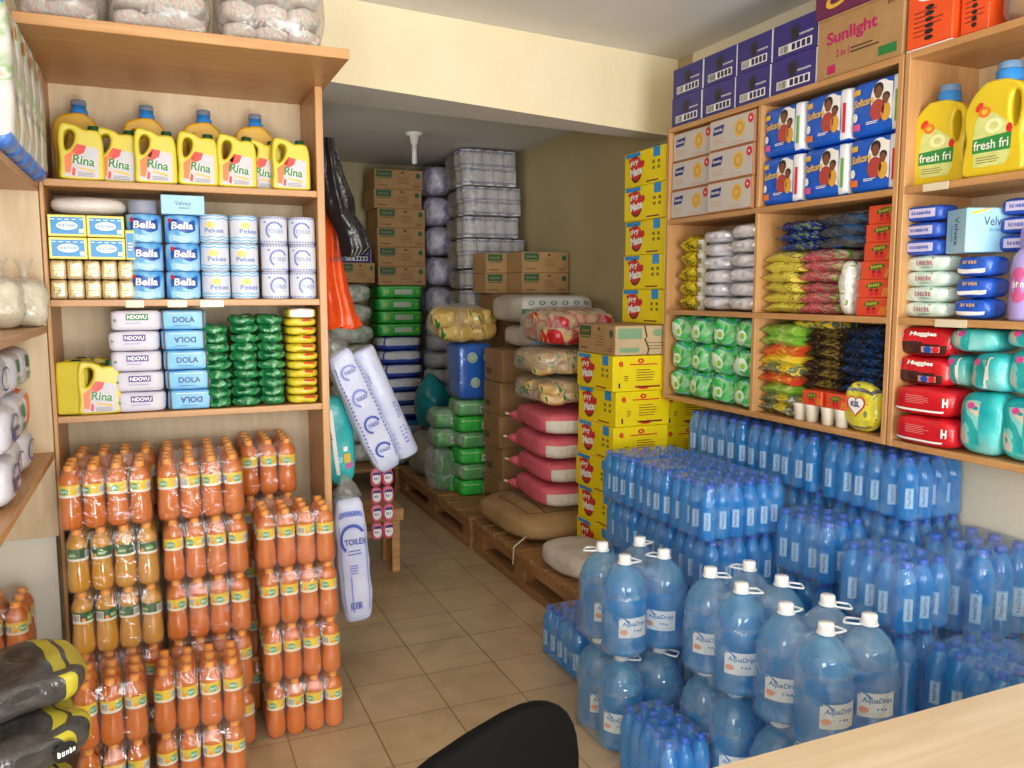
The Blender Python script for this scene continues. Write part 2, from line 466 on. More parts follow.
# ------------------------------------------------------------------ side shelf along the left wall
s = thing('side_shelf', 'beech wall shelf with three boards running along the side wall', 'shelf', (0, 0, 0))
XS = -.3175
obj('end_panel', MB().box((-1.19, 2.953, .72), (XS, 2.965, 2.6), ply, .001), s)
obj('back_panel', MB().box((-.80, 1.4, .72), (-.785, 2.952, 2.6), ply, .001), s)
for z in (.995, 1.395, 1.83): obj('shelf_board', MB().box((-.785, 1.4, z-.022), (XS, 2.952, z), laminate_y, .002), s)
obj('fascia', MB().box((-.36, 1.4, 2.19), (-.338, 2.55, 2.6), laminate_y, .002), s)

# ------------------------------------------------------------------ right display shelf (two bays side by side)
XR = 2.2
T4 = 2.245; S1, S2, S3, S4 = 2.245, 1.832, 1.418, 1.018   # board tops
def rshelf(name, label, y0, y1, divs, extra=None):
    s = thing(name, label, 'shelf', (XR, (y0+y1)/2, 0))
    h = (y1-y0)/2
    for z in (S1, S2, S3, S4): obj('shelf_board', MB().box((.001, -h+.02, z-.022), (.31, h-.02, z), laminate_y, .002), s)
    for y in (-h, h-.02): obj('upright', MB().box((0, y, S4-.022), (.315, y+.02, S1), laminate_v, .002), s)
    for y in divs:
        for a, b in ((S4, S3), (S3, S2), (S2, S1)):
            obj('divider', MB().box((0, y-(y0+y1)/2-.01, a), (.31, y-(y0+y1)/2+.01, b-.022), laminate_v, .002), s)
    obj('back_panel', MB().box((.31, -h, S4-.022), (.322, h, S1), ply, .001), s)
    return s
rshelf('wall_hung_shelf', 'long beech wall shelf with six cubbies over the water bottles', 1.998, 3.315, (2.675,))
s2 = rshelf('wall_hung_shelf', 'beech wall shelf bay holding softener jugs and red diaper packs', 1.0, 1.992, ())
obj('price_holder', MB().box((-.002, 1.81-1.496, S2-.024), (.0, 1.90-1.496, S2-.001), tape, .0005), s2)
obj('price_holder', MB().box((-.002, 1.72-1.496, S3-.024), (.0, 1.83-1.496, S3-.001), tape, .0005), s2)

# ------------------------------------------------------------------ lamp fitting on the store's ceiling
p = hz(414, 133, 2.53)
lf = thing('lamp_holder', 'white ceiling lamp holder with bare glass tube in the store room', 'lamp', (p.x, p.y, 2.53))
obj('ceiling_rose', MB().lathe([(.055, 0), (.055, -.012), (.03, -.02), (.022, -.07), (.0, -.07)], white_p, 14, cap=False), lf)
obj('glass_tube', MB().lathe([(.016, -.07), (.017, -.19), (.008, -.2), (0, -.2)], mat('milky_glass', '#d8d8d6', .2), 12, cap=False), lf)

# ------------------------------------------------------------------ camera
cd = bpy.data.cameras.new('camera'); co = bpy.data.objects.new('camera', cd); COL.objects.link(co)
cd.sensor_width = 36; cd.lens = F/1024*36; cd.clip_start = .02
co.matrix_world = Matrix(((_r.x, _u.x, -_f.x, CAM.x), (_r.y, _u.y, -_f.y, CAM.y), (_r.z, _u.z, -_f.z, CAM.z), (0, 0, 0, 1)))
scn.camera = co
# ------------------------------------------------------------------ light: daylight through the street doorway, plus added fill lamps
w = bpy.data.worlds.new('sky'); scn.world = w; w.use_nodes = True
w.node_tree.nodes['Background'].inputs[0].default_value = (.75, .87, 1, 1); w.node_tree.nodes['Background'].inputs[1].default_value = 1.0
def area(name, loc, target, sx, sy, power, col=(1, 1, 1)):
    l = bpy.data.lights.new(name, 'AREA'); l.shape = 'RECTANGLE'; l.size = sx; l.size_y = sy; l.energy = power; l.color = col
    o = bpy.data.objects.new(name, l); COL.objects.link(o); o.location = loc
    o.rotation_euler = (Vector(target)-Vector(loc)).to_track_quat('-Z', 'Y').to_euler(); return o
area('doorway_daylight', (.85, -2.5, 1.25), (.85, 5, 1.0), 1.7, 2.1, 125, (.93, .97, 1))
area('side_fill_light', (-1.1, -.75, 1.55), (2.5, 1.6, 1.1), 1.3, 1.2, 70, (.95, .98, 1))  # added fill lamp before the solid left wall, brightening the right-hand wall
area('store_fill_light', (.64, 5.0, 1.7), (2.5, 5.0, 1.2), 1.0, .9, 4.5, (1, .95, .85))  # added fill lamp for the dim store; this wall has no window
area('ceiling_fill_light', (.85, -2.35, .25), (.85, 1.2, 2.7), 1.6, .5, 60, (1, .98, .95))  # added fill lamp aimed up to brighten the ceiling, like light off the street
scn.view_settings.view_transform = 'Standard'; scn.view_settings.look = 'None'; scn.view_settings.gamma = 1; scn.view_settings.use_curve_mapping = False
scn.view_settings.exposure = 0.16
scn.cycles.use_denoising = True; scn.cycles.max_bounces = 10; scn.cycles.diffuse_bounces = 6; scn.cycles.glossy_bounces = 3
scn.cycles.transparent_max_bounces = 24; scn.cycles.caustics_reflective = False; scn.cycles.caustics_refractive = False
scn.cycles.sample_clamp_indirect = 4
# ================================================================== goods on the left display shelf
lx = lambda px, py=280, y=YL+.012: hy(px, py, y).x
# ---- cooking-oil jugs
jug_y = mat('yellow_jug_plastic', '#d6c63c', .35, sss=0, vary='#cfbd34', vscale=8)
jug_amber = mat('amber_jug_plastic', '#cf9f1c', .35)
cap_green = mat('dark_green_cap', '#0f4a2a', .4)
cap_blue = mat('blue_cap', '#2f86d6', .3)
cap_clear = clear_mat('clear_measuring_cap', '#b9c4d2', '#8e9bb0', .55, bump=0)
lab_grey = mat('label_silver', '#c6c3ca', .4)
lab_orange = mat('label_orange', '#e8762c', .4); lab_red = mat('label_red', '#d8392a', .4)
leaf_green = mat('label_green', '#2f7d2c', .4)
def jug_body(W=.128, H=.172, D=.085):
    n = lambda pts: [(x*W-W/2, z*H) for x, z in pts]
    ring = smooth_ring(n([(.03, .02), (.25, 0), (.75, 0), (.97, .02), (1, .1), (1, .4), (.99, .68), (.95, .82), (.9, .885), (.8, .9), (.68, .9), (.58, .895), (.45, .955), (.3, .985), (.16, 1), (.07, .97), (.02, .85), (0, .65), (.01, .5), (.02, .3), (0, .1)]), 3)
    hole = smooth_ring(n([(.16, .53), (.14, .68), (.165, .81), (.23, .87), (.32, .865), (.37, .79), (.34, .66), (.25, .55)]), 3)
    return outline(ring, [hole], D, .0085, jug_y, res=3)
def jug_label(W=.128, H=.172, D=.085):
    mb = MB(); P0 = front(-D/2, .0006); P = lambda p: P0((p[0]*W-W/2, p[1]*H)); P2 = lambda p: (P(p)[0], P(p)[1]-.0005, P(p)[2]); P3 = lambda p: (P(p)[0], P(p)[1]-.001, P(p)[2])
    mb.poly([(.12, .05), (.86, .04), (.88, .56), (.6, .6), (.45, .63), (.3, .5), (.13, .4)], lab_grey, P)
    mb.poly([(.13, .12), (.24, .1), (.3, .3), (.45, .6), (.3, .5), (.13, .4)], lab_orange, P2)
    mb.poly([(.3, .5), (.42, .63), (.62, .6), (.56, .48), (.42, .42)], lab_red, P2)
    mb.poly([(.27, .08), (.34, .06), (.36, .18), (.3, .22)], lab_red, P2)
    mb.text('Rina', .55, .34, .16, leaf_green, P3, w=.48, bold=.03, rot=-.1, shear=.1)
    mb.text('Rina', .545, .345, .155, white_p, P2, w=.5, bold=.06, rot=-.1, shear=.1)
    mb.poly([(.4, .23), (.75, .18), (.78, .12), (.7, .15), (.42, .2)], gold_p, P2)
    mb.lines(.4, .06, .8, .14, 3, mat('grey_print', '#8a8790', .6), P2)
    return mb
def oil_jug(label, loc, rz=0, group='yellow oil jugs with green caps'):
    t = thing('oil_jug', label, 'jug', loc, rz, group)
    obj('body', cached('jug_body', jug_body), t)
    obj('cap', cached('jug_cap', lambda: MB().lathe([(.0165, 0), (.0165, .017), (.015, .019), (0, .0195)], cap_green, 16, cap=False)), t, (.128*.79-.064, 0, .172*.885))
    obj('label', cached('jug_label', jug_label), t)
    return t
zA = ZA+.001
for i, (px, dy, rz, lab) in enumerate([
        (82, .046, .06, 'yellow oil jug with green cap standing at the side wall end of the top shelf'),
        (118, .085, .0, 'yellow oil jug set back behind the first one by the side wall'),
        (156, .05, .05, 'yellow oil jug third in the row on the top shelf'),
        (198, .05, .08, 'yellow oil jug in the middle of the row on the top shelf'),
        (237, .05, .04, 'yellow oil jug before last in the front row of the top shelf'),
        (263, .10, .0, 'yellow oil jug set back, half hidden near the orange bag end'),
        (291, .048, .02, 'yellow oil jug last in the row, beside the upright of the top shelf')]):
    x = hy(px, 178, YL+dy-.03).x
    oil_jug(lab, (x, YL+dy, zA), rz)
# ---- taller amber jugs with blue caps at the back of the top shelf
def big_jug_body(m, W=.15, H=.232, D=.1):
    n = lambda pts: [(x*W-W/2, z*H) for x, z in pts]
    ring = smooth_ring(n([(.03, .02), (.25, 0), (.75, 0), (.97, .02), (1, .12), (.96, .4), (.97, .62), (.93, .8), (.8, .92), (.7, .97), (.62, 1), (.44, 1), (.36, .985), (.24, .97), (.1, .91), (.02, .78), (0, .6), (.03, .42), (.02, .2)]), 3)
    hole = smooth_ring(n([(.15, .55), (.15, .68), (.19, .78), (.27, .82), (.32, .76), (.29, .64), (.23, .53), (.18, .5)]), 3)
    return outline(ring, [hole], D, .009, m, res=3)
for i, (px, lab) in enumerate([(81, 'first from the side wall'), (148, 'second from the side wall'), (205, 'third from the side wall'), (256, 'last before the upright')]):
    x = hy(px, 120, YL+.21).x
    t = thing('detergent_jug', 'amber jug with tall blue cap behind the oil jugs, '+lab, 'jug', (x-.009, YL+.205, zA), 0, 'amber jugs at the back of the top shelf')
    obj('body', cached('amber_jug', lambda: big_jug_body(jug_amber)), t)
    c = obj('cap', cached('amber_cap', lambda: MB().lathe([(.0265, 0), (.0265, .016), (.022, .018), (.0215, .03), (0, .03)], cap_blue, 18, cap=False)), t, (.0045, 0, .2315))
    obj('measuring_cup', cached('amber_cup', lambda: MB().lathe([(.0235, .0305), (.0225, .046), (.02, .048), (0, .048)], cap_clear, 18, cap=False)), c)

# ---- clear bales on top of the shelf
bale_film = clear_mat('bale_film', '#f6f5f4', '#d9d5d1', .10, rough=.2, bump=.01, bscale=16, film=.35)
snack_in = mat('bale_goods', '#d8cfc2', .6, stops=[(.28, '#b9b3ad'), (.42, '#d8d4cf'), (.52, '#cba79a'), (.57, '#d6d2cc'), (.68, '#8fa084'), (.72, '#dad6d1')], vscale=16, detail=4, dist=1.5, bump=.004, bscale=40)
def bale(w, d, h, seed, m=snack_in, f=None, nx=4, nz=2, amp=.02):
    t = MB()
    sbox(w, d, h, f or bale_film, 4.5, 14, amp, 9, seed, mb=t)
    return t
for i, (a, b, ztop, dy, lab) in enumerate([(8, 106, .13, .0, 'clear bale of white packets on the shelf top by the side wall'), (104, 216, .13, .0, 'clear bale of white packets at the middle of the shelf top'), (216, 332, .12, .0, 'clear bale of white packets at the outer end of the shelf top')]):
    x0 = hy(a, 25, 2.62).x; x1 = hy(b, 40, 2.62).x; W = x1-x0-.012
    t = thing('packet_bale', lab, 'bale', ((x0+x1)/2, 2.62+.2, 2.2305), 0, 'clear bales on the shelf top')
    obj('wrap', bale(W, .38, .27, i), t)
    for k in range(12):
        obj('packet', cached('bale_packet', lambda: sbox(.1, .15, .055, snack_in, 4, 8, .008, 25, 3)), t, (-W/2+.065+(k % 3)*(W-.13)/2, -.085, .012+(k//3)*.064), random.uniform(-.05, .05))
FALSE_ = 0 and single('packet_bale', bale(.2, .3, .15, 8), 'second layer clear bale lying on the outer shelf top bale', 'bale', (.4, 2.85, 2.2305+.165), 0, 'clear bales on the shelf top')

# ---- second shelf: soap boxes, foil blocks, paper rolls
zB = ZB+.001
box_blue = mat('box_blue', '#2b8fd0', .35); box_gold = mat('box_gold_edge', '#cdbb5a', .35, metal=.3)
foil = mat('gold_foil', '#d8b878', .3, metal=.45, bump=.003, bscale=55, vary='#efe0bd', vscale=14)
def blue_box(w=.108, d=.16, h=.068):
    mb = MB().box((-w/2, 0, 0), (w/2, d, h), box_gold, .002); P = front(0, .0006); P2 = front(0, .0012)
    mb.rect(-w/2+.008, .008, w/2-.008, h-.008, box_blue, P)
    mb.ell(0, h*.5, w*.28, h*.2, white_p, P2); mb.text('Prestige', 0, h*.5, .012, box_blue, front(0, .0018), w=w*.45, bold=.02)
    mb.rect(w*.3, .012, w*.42, .024, white_p, P2)
    for k in range(5): mb.rect(-w*.42+k*.02, h-.016, -w*.42+k*.02+.012, h-.0135, white_p, P2)
    return mb
xs = [-.2455, -.1365]
for r in range(2):
    for c in range(2):
        z = zB+.126+r*.07
        single('soap_box', cached('blue_box', blue_box), f'blue box with gold edges, {"upper" if r else "lower"} row, {"beside the side panel" if c == 0 else "nearer the blue rolls"}', 'box', (xs[c], YL+.015, z), random.uniform(-.02, .02), 'blue and gold boxes on the second shelf')
single('soap_box', cached('blue_box_end', lambda: MB().box((-.014, 0, 0), (.014, .11, .095), box_gold, .002).rect(-.011, .006, .011, .085, box_blue, front(0)).lines(-.006, .03, .008, .06, 3, white_p, front(0, .0014))),
       'narrow blue box on end beside the stacked gold edged boxes', 'box', (-.0675, YL+.012, zB+.126), 0)
def foil_block(w=.0472, d=.12, h=.0605):
    mb = sbox(w, d, h, foil, 9, 7, .0025, 60, random.random()*9)
    for k in range(2): pass
    mb.lines(-w*.3, h*.3, w*.3, h*.7, 3, mat('foil_print', '#a8843f', .4), lambda p: (p[0], -d/2-.002, p[1]), .3)
    return mb
cx = [53.0, 68.6, 87.4, 105.6, 123.5]
for r in range(2):
    for c in range(5):
        single('foil_block', cached(f'foil_{(r*5+c) % 4}', foil_block), f'gold foil block, {"upper" if r else "lower"} row, {ORD[c]} from the side panel', 'packet', (-.2785+.0485*c, YL+.075, zB+r*.0625), 0, 'gold foil blocks under the blue boxes')
wh_bag = mat('white_bag', '#dcd6cf', .4, bump=.004, bscale=40, vary='#cfc7c0', vscale=18)
single('flour_bag', sbox(.222, .16, .058, wh_bag, 2.6, 14, .006, 16, 4), 'white bag lying flat on top of the blue gold edged boxes', 'bag', (lx(80, 197)+.02, YL+.10, zB+.126+.142), 0)
# toilet rolls
bella_b = mat('roll_blue', '#4f9fdb', .35, stops=[(.4, '#4c9ddd'), (.6, '#9fd0ef')], vscale=18, bump=.002, bscale=30)
bella_d = mat('roll_deep_blue', '#1c4fa4', .35)
def roll(r, h, m, seam=True):
    return MB().lathe([(r*.28, h*.985), (r*.28, .012)][:0]+[(r*.88, 0), (r*.98, .004), (r, .012), (r*.995, h*.5), (r, h-.012), (r*.98, h-.003), (r*.85, h), (r*.3, h-.002), (r*.24, h-.01), (0, h-.012)], m, 28, cap=False)
def bella(r=.054, h=.0905):
    mb = roll(r, h, bella_b); P = cyl(r, -90, .001); P2 = cyl(r, -90, .0018); P3 = cyl(r, -90, .0024)
    mb.grid(lambda u, v: P2(((u-.5)*.088, h*.42+.035*v+.006*sin(u*7)*(1-.3*v))), 10, 2, bella_d)
    mb.text('Bella', .002, h*.62, .024, white_p, P3, w=.068, bold=.03, shear=.12)
    mb.ell(-.038, h*.8, .007, .007, red_p, P3); mb.lines(-.025, .01, .03, .025, 2, white_p, P2)
    mb.grid(lambda u, v: P(((u-.5)*.09, .004+.02*v+.003*sin(u*9))), 10, 1, mat('roll_pale_blue', '#a8d8f2', .35))
    return mb
roll_white = mat('roll_white', '#d4d7e2', .4, bump=.0015, bscale=40)
pale_b = mat('wave_blue', '#5fb2dd', .4); pk_ink = mat('grey_blue_ink', '#7d93c4', .45); lilac = mat('lilac_ink', '#7a86c9', .45)
def pekee(r=.0455, h=.093):
    mb = roll(r, h, roll_white); P = cyl(r, -90, .001); P2 = cyl(r, -90, .0016)
    for z0 in (.006, .016, h-.017, h-.007):
        mb.grid(lambda u, v: P(((u-.5)*r*5.6, z0+.0035*v+.0018*sin(u*42))), 60, 1, pale_b)
    mb.ell(-.006, h*.62, .016, .011, mat('sun_yellow', '#ecd27c', .5), P)
    mb.text('Pekee', .006, h*.42, .016, pk_ink, P2, w=.062, bold=.02)
    return mb
def toilex(r=.0455, h=.093):
    mb = roll(r, h, roll_white); P = cyl(r, -90, .001); P2 = cyl(r, -90, .0016)
    for z0 in (.004, h-.0095):
        for k in range(24): mb.rect((k-12)*.0095, z0, (k-12)*.0095+.005, z0+.0055, lilac, P)
    mb.ell(0, h*.47, .031, .031, lilac, P, 20, 0, 20, 235, .78)
    mb.text('TOILEX', .004, h*.45, .0135, pk_ink, P2, w=.052, bold=.01)
    mb.ell(-.033, h*.78, .004, .004, lilac, P); mb.lines(-.014, h*.27, .022, h*.36, 2, pk_ink, P, .3)
    return mb
def rolls(xc, fn, key, h, name, desc, rows, r, dyy):
    for c, x in enumerate(xc):
        for k in range(rows):
            where = ('next to the '+desc[1]) if c == 0 else ('next to the '+desc[2])
            single(name, cached(key, fn), f'{desc[0]}, {level(k, rows)} {where}', 'toilet roll', (x+random.uniform(-.0012, .0012), YL+dyy, zB+k*h), random.uniform(-.25, .25) if key != 'bella' else random.uniform(-.08, .08), desc[3])
rolls([lx(147, 280)-.002, lx(184, 280)+.001], bella, 'bella', .0915, 'toilet_roll', ('bright blue roll with white script', 'gold foil blocks', 'pale wave patterned rolls', 'bright blue rolls'), 3, .054, .058)
rolls([lx(217, 280), lx(246.5, 280)], pekee, 'pekee', .0938, 'toilet_roll', ('white roll with pale blue wavy bands', 'bright blue rolls', 'lilac arc rolls', 'wave patterned rolls'), 3, .0455, .05)
rolls([lx(276.5, 280), lx(306, 280)-.004], toilex, 'toilex', .0938, 'toilet_roll', ('white roll with lilac arc print', 'wave patterned rolls', 'shelf upright', 'lilac arc rolls'), 3, .0455, .05)
single('paper_roll', roll(.045, .045, mat('grey_roll', '#8d92a6', .5)), 'short grey roll on top of the bright blue rolls', 'toilet roll', (lx(142, 200), YL+.07, zB+.2755))
velvet_b = mat('pale_box_blue', '#8fc4e3', .35, vary='#a9d6ec', vscale=6)
def tissue_box(w=.133, d=.11, h=.062):
    mb = MB().box((-w/2, 0, 0), (w/2, d, h), velvet_b, .002); P = front(0, .0006)
    mb.text('Velvex', 0, h*.58, .014, navy_p, P, w=.05); mb.text('toilet soap', .006, h*.33, .007, navy_p, P, w=.035)
    return mb
single('tissue_box', tissue_box(), 'pale blue tissue box lying on top of the bright blue rolls', 'box', (lx(178.5, 198)+.012, YL+.005, zB+.2755), .0)

# ---- third shelf: jugs, flour, green and yellow packets
zC = ZC+.001
oil_jug('yellow oil jug with printed label on the third shelf beside the white flour', (lx(101, 410)-.003, YL+.05, zC), .06)
oil_jug('yellow oil jug seen edge on at the end of the third shelf', (lx(69, 410)+.016, YL+.075, zC), 1.45)
oil_jug('yellow oil jug at the side panel, half hidden on the third shelf', (lx(61, 410)+.046, YL+.20, zC), 1.5)
oil_jug('yellow oil jug at the back of the third shelf behind the labelled one', (lx(104, 410)+.02, YL+.20, zC), .1)
flour_w = mat('flour_paper', '#d3d0dc', .55, bump=.002, bscale=35); purple_i = mat('purple_ink', '#5b3a8c', .5)
def ndovu(k):
    w, d, h = .152, .2, .0655
    mb = sbox(w, d, h, flour_w, 9, 8, .004, 14, k); P = sfront(w, d, h, 9, 'F', .0045); P2 = sfront(w, d, h, 9, 'F', .0052)
    ink = green_p if k == 4 else purple_i
    mb.rect(-.03, h*.52, .036, h*.82, ink, P, 4, 1); mb.text('NDOVU', .003, h*.67, .0125, white_p, P2, w=.058, bold=.035)
    mb.lines(-.03, h*.36, .03, h*.46, 1, pk_ink, P, .3); mb.text('25', -.062, h*.5, .012, green_p, P)
    return mb
dola_b = mat('dola_blue', '#6fb6e6', .45, vary='#8cc8ee', vscale=10, bump=.0015, bscale=30); dola_s = mat('dola_brown', '#7b5a45', .6)
def dola(k):
    w, d, h = .142, .2, .0655
    def m(f, u, v): return dola_b if (abs(u) < .86 and f in 'FT') else (dola_s if f in 'F' else dola_b)
    mb = sbox(w, d, h, m, 9, 14, .004, 14, k+9); P = sfront(w, d, h, 9, 'F', .0045)
    up = k not in (0, 3); ink = navy_p
    mb.text('DOLA', .002, h*.52, .019, ink, P, w=.068, bold=.015, rot=0 if up else pi)
    mb.lines(-.03, h*.22, .03, h*.3, 1, ink, P, .25); mb.rect(-.045, h*.84, .045, h*.87, white_p, P, 4)
    return mb
for k in range(5):
    xx = [lx(141.5, 410), lx(139.5, 390), lx(136.5, 365), lx(134.5, 340), lx(135.5, 320)][k]
    single('flour_packet', ndovu(k), f'white paper flour packet, {level(k, 5)} of its stack by the oil jugs', 'flour packet', (xx, YL+.105, zC+k*.067), random.uniform(-.03, .03), 'white flour packets')
    xx = [lx(190.5, 410), lx(188, 390), lx(185.5, 365), lx(182.5, 340), lx(182, 320)][k]
    single('flour_packet', dola(k), f'pale blue flour packet, {level(k, 5)} of its stack beside the green packets', 'flour packet', (xx+.004, YL+.11, zC+k*.067), random.uniform(-.03, .03), 'pale blue flour packets')
green_pk = mat('green_glossy_plastic', '#17663a', .14, bump=.007, bscale=45, coat=.5, stops=[(.35, '#14683a'), (.55, '#2b9056'), (.64, '#8fb58f'), (.68, '#1f7a46')], vscale=26, detail=3, dist=1)
nr = 10
for c in range(3):
    for k in range(nr-(1 if c == 0 else 0)):
        me = cached(f'green_packet_{(c*3+k) % 7}', lambda: sbox(.088+.006*random.random(), .15, .036, green_pk, 2.9, 12, .011, 26, random.random()*40))
        xx = lx([219, 245.5, 272][c], 370)+(-.012*(k/nr) if c == 0 else 0)+random.uniform(-.002, .002)
        single('green_packet', me, f'shiny green packet, {level(k, nr-(1 if c == 0 else 0))} in the column {["against the pale blue flour", "down the middle of the green stack", "against the yellow packets"][c]}', 'packet', (xx, YL+.08+random.uniform(-.008, .008), zC+k*.0312-.001), random.uniform(-.1, .1), 'stack of green packets')
yel_pk = mat('yellow_packet', '#d6c634', .3, bump=.002, bscale=40, vary='#cbb926', vscale=20)
def yellow_packet(k):
    w, d, h = .108, .16, .031
    m2 = lambda f, u, v: red_p if (f == 'F' and .25 < v < .8 and -.0 < u < .8 - .2*(k % 2)) or (f == 'T' and v < -.8 and 0 < u < .7) else yel_pk
    return sbox(w, d, h, m2, 3.6, 16, .004, 30, k)
for k in range(11):
    if k < 10:
        me = cached(f'yellow_packet_{k % 4}', lambda: yellow_packet(k)); lab = f'yellow packet with red stripe, {level(k, 11)} in the stack by the upright'
    else:
        me = sbox(.102, .15, .034, lambda f, u, v: white_p if (f in 'FT' and abs(u) < .85) else yel_pk, 5, 14, .003, 30, 3); lab = 'yellow packet with blank white side at the very top of the yellow stack'
    single('yellow_packet', me, lab, 'packet', (lx(303.5, 360)+random.uniform(-.0015, .0015), YL+.085, zC+k*.0302), random.uniform(-.04, .04), 'yellow packets')
single('folded_packet', pillow(.14, .12, .03, lambda u, v, s: white_p if u > -.3 else gold_p, 12, 8, seed=31), 'white and yellow packet tucked behind the top of the green stack', 'packet', (lx(255, 316), YL+.24, zC+.0), 0) if False else None

# ================================================================== side shelf goods
zs = 1.831
tis = mat('tissue_print', '#d2d0cb', .4, stops=[(.3, '#d3d1cc'), (.5, '#c4c4be'), (.57, '#8fae7f'), (.61, '#d0cdc8'), (.7, '#d9946f'), (.73, '#d6d4d0')], vscale=11, detail=2, dist=.8, bump=.003, bscale=20)
tis_b = mat('tissue_blue_base', '#2258b8', .3, bump=.004, bscale=40, vary='#5f8fd8', vscale=30)
grey_ink = mat('grey_ink', '#55565c', .5)
def tissue_pack(k):
    w, d, h = .132, .16, .352
    def m(f, u, v): return tis_b if v < -.9 or f == 'D' else tis
    mb = sbox(w, d, h, m, 7, 20, .004, 14, k)
    Pf = lambda p: (w/2+.006, p[0], p[1])
    mb.text('Softcare', 0, h*.28, .03, grey_ink, lambda p: (w/2+.0055, p[0], p[1]), w=.12, bold=.01, shear=.25, rot=pi/2*0)
    P = lambda p: (p[0], -d/2-.0055, p[1])
    mb.text('Softcare', 0, h*.35, .022, grey_ink, lambda p: (p[0], -d/2-.0055, p[1]), w=.085, shear=.2)
    mb.ell(.0, h*.78, .018, .018, lab_orange, P, 10); return mb
for k in range(5):
    y = 2.325+k*.138
    single('tissue_pack', tissue_pack(k), f'tall white floral tissue pack with blue base, {["nearest the shop front", "second along the side shelf", "third along the side shelf", "fourth along the side shelf", "against the jug shelf"][k]}', 'tissue pack', (-.362, y, zs), pi/2, 'tall tissue packs on the side shelf', rot=(0, 0, pi/2))
rice_in = mat('pale_pasta', '#d6cdb0', .6, bump=.006, bscale=60, vary='#e3dcc6', vscale=40)
bag_clear = clear_mat('clear_bag', '#f6f5f2', '#eeeae2', .10, rough=.18, bump=.01, bscale=25, film=.25)
for k, (px, lab) in enumerate([(26, 'clear tied bag of pale grains on the side shelf beside the panel'), (2, 'clear bag of pale grains on the side shelf, half out of view')]):
    p = hy(px, 325, 2.82-.1*k)
    t = thing('grain_bag', lab, 'bag', (p.x, 2.85-.13*k, 1.396), .3, 'grain bags on the side shelf')
    obj('grain', sbox(.115, .09, .14, rice_in, 3, 10, .008, 20, k), t)
    obj('bag_film', sbox(.122, .1, .15, bag_clear, 3, 10, .006, 20, k), t, (0, 0, -.0))
    obj('bag_neck', MB().lathe([(.012, .145), (.008, .16), (.02, .185), (.026, .2)], bag_clear, 10, cap=False), t)
tp_w = mat('tissue_white', '#cfced6', .35, bump=.004, bscale=25, vary='#bdbcc8', vscale=10)
tp_p = mat('tissue_purple', '#5a4a7e', .4)
def roll_pack(k, mark):
    w, d, h = .2, .16, .115
    mb = sbox(w, d, h, tp_w, 4, 18, .004, 12, k)
    P = sfront(w, d, h, 4, 'F', .0045)
    if mark == 'fora':
        mb.ell(0, h*.45, .065, .045, tp_p, P, 16, 0, 20, 170, .86); mb.rect(-.05, h*.28, .05, h*.55, tp_p, P, 6, 2); mb.text('Fora', 0, h*.41, .022, white_p, sfront(w, d, h, 4, 'F', .006), w=.06, bold=.02)
    elif mark == 'green':
        mb.rect(-.03, h*.5, .01, h*.8, green_p, P, 4, 2); mb.text('15', -.02, h*.3, .03, green_p, P, bold=.02); mb.lines(.0, h*.2, .05, h*.4, 3, green_p, P)
    else:
        mb.ell(0, h*.5, .06, .03, navy_p, P, 16, 0, 0, 360, .85)
    return mb
for k, (y, z, mk, lab, dx) in enumerate([
        (2.05, .9955, 'fora', 'white roll pack with purple band, lowest and nearest on the side shelf', 0),
        (2.08, 1.112, 'fora', 'white roll pack with purple band lying on the nearest one', .0),
        (2.12, 1.230, 'plain', 'plain clear roll pack at the top of the near pile under the middle board', -.02),
        (2.27, .9955, 'plain', 'white roll pack with blue ring, second on the lowest side board', -.02),
        (2.30, 1.112, 'green', 'white pack with green marks on the second pile of the side shelf', -.01),
        (2.33, 1.229, 'green', 'white pack with green marks at the top of the second pile', -.02),
        (2.47, .9955, 'plain', 'white roll pack low in the third pile of the side shelf', -.02),
        (2.50, 1.229, 'green', 'white pack with green label under the middle board, nearest the jug shelf', -.02)]):
    single('roll_pack', roll_pack(k, mk), lab, 'roll pack', (-.405+dx, y+.2, z+.003), 0, 'roll packs on the side shelf', rot=(0, 0, pi/2))
def orange_pack():
    w, d, h = .18, .15, .115
    o_ = mat('orange_pack', '#e8622a', .35); return sbox(w, d, h, lambda f, u, v: o_ if (abs(u) < .45 and abs(v) < .8) else tp_w, 4, 12, .006, 12, 5)
single('roll_pack', orange_pack(), 'white pack with orange middle in the third pile of the side shelf', 'roll pack', (-.42, 2.675, 1.1125), 0, 'roll packs on the side shelf', rot=(0, 0, pi/2))
# ================================================================== fizzy drink packs
soda_or = mat('orange_drink', '#cf6f1a', .07, coat=.5, vary='#c46215', vscale=6)
soda_am = mat('amber_drink', '#c08a2c', .07, coat=.5, vary='#c98b22', vscale=6)
cap_or = mat('orange_cap', '#ee9a3a', .35)
lab_y = mat('soda_label_yellow', '#e9c52e', .35); lab_g = mat('soda_label_green', '#4f8d3a', .35); lab_w = mat('soda_label_white', '#e6e3d6', .35)
lab_t = mat('soda_label_teal', '#4fae86', .35); lab_dg = mat('soda_label_dark_green', '#2c5a34', .35); lab_bk = mat('barcode', '#77767c', .5)
def soda_body(m):
    return MB().lathe([(.0, .004), (.018, 0), (.027, .003), (.031, .014), (.0322, .03), (.0318, .05), (.0302, .066), (.0284, .08), (.0278, .09), (.0286, .0985), (.0288, .138), (.0294, .145), (.0282, .154), (.0238, .164), (.0165, .172), (.0126, .176), (.0118, .179), (.0118, .184)], m, 20, cap=False)
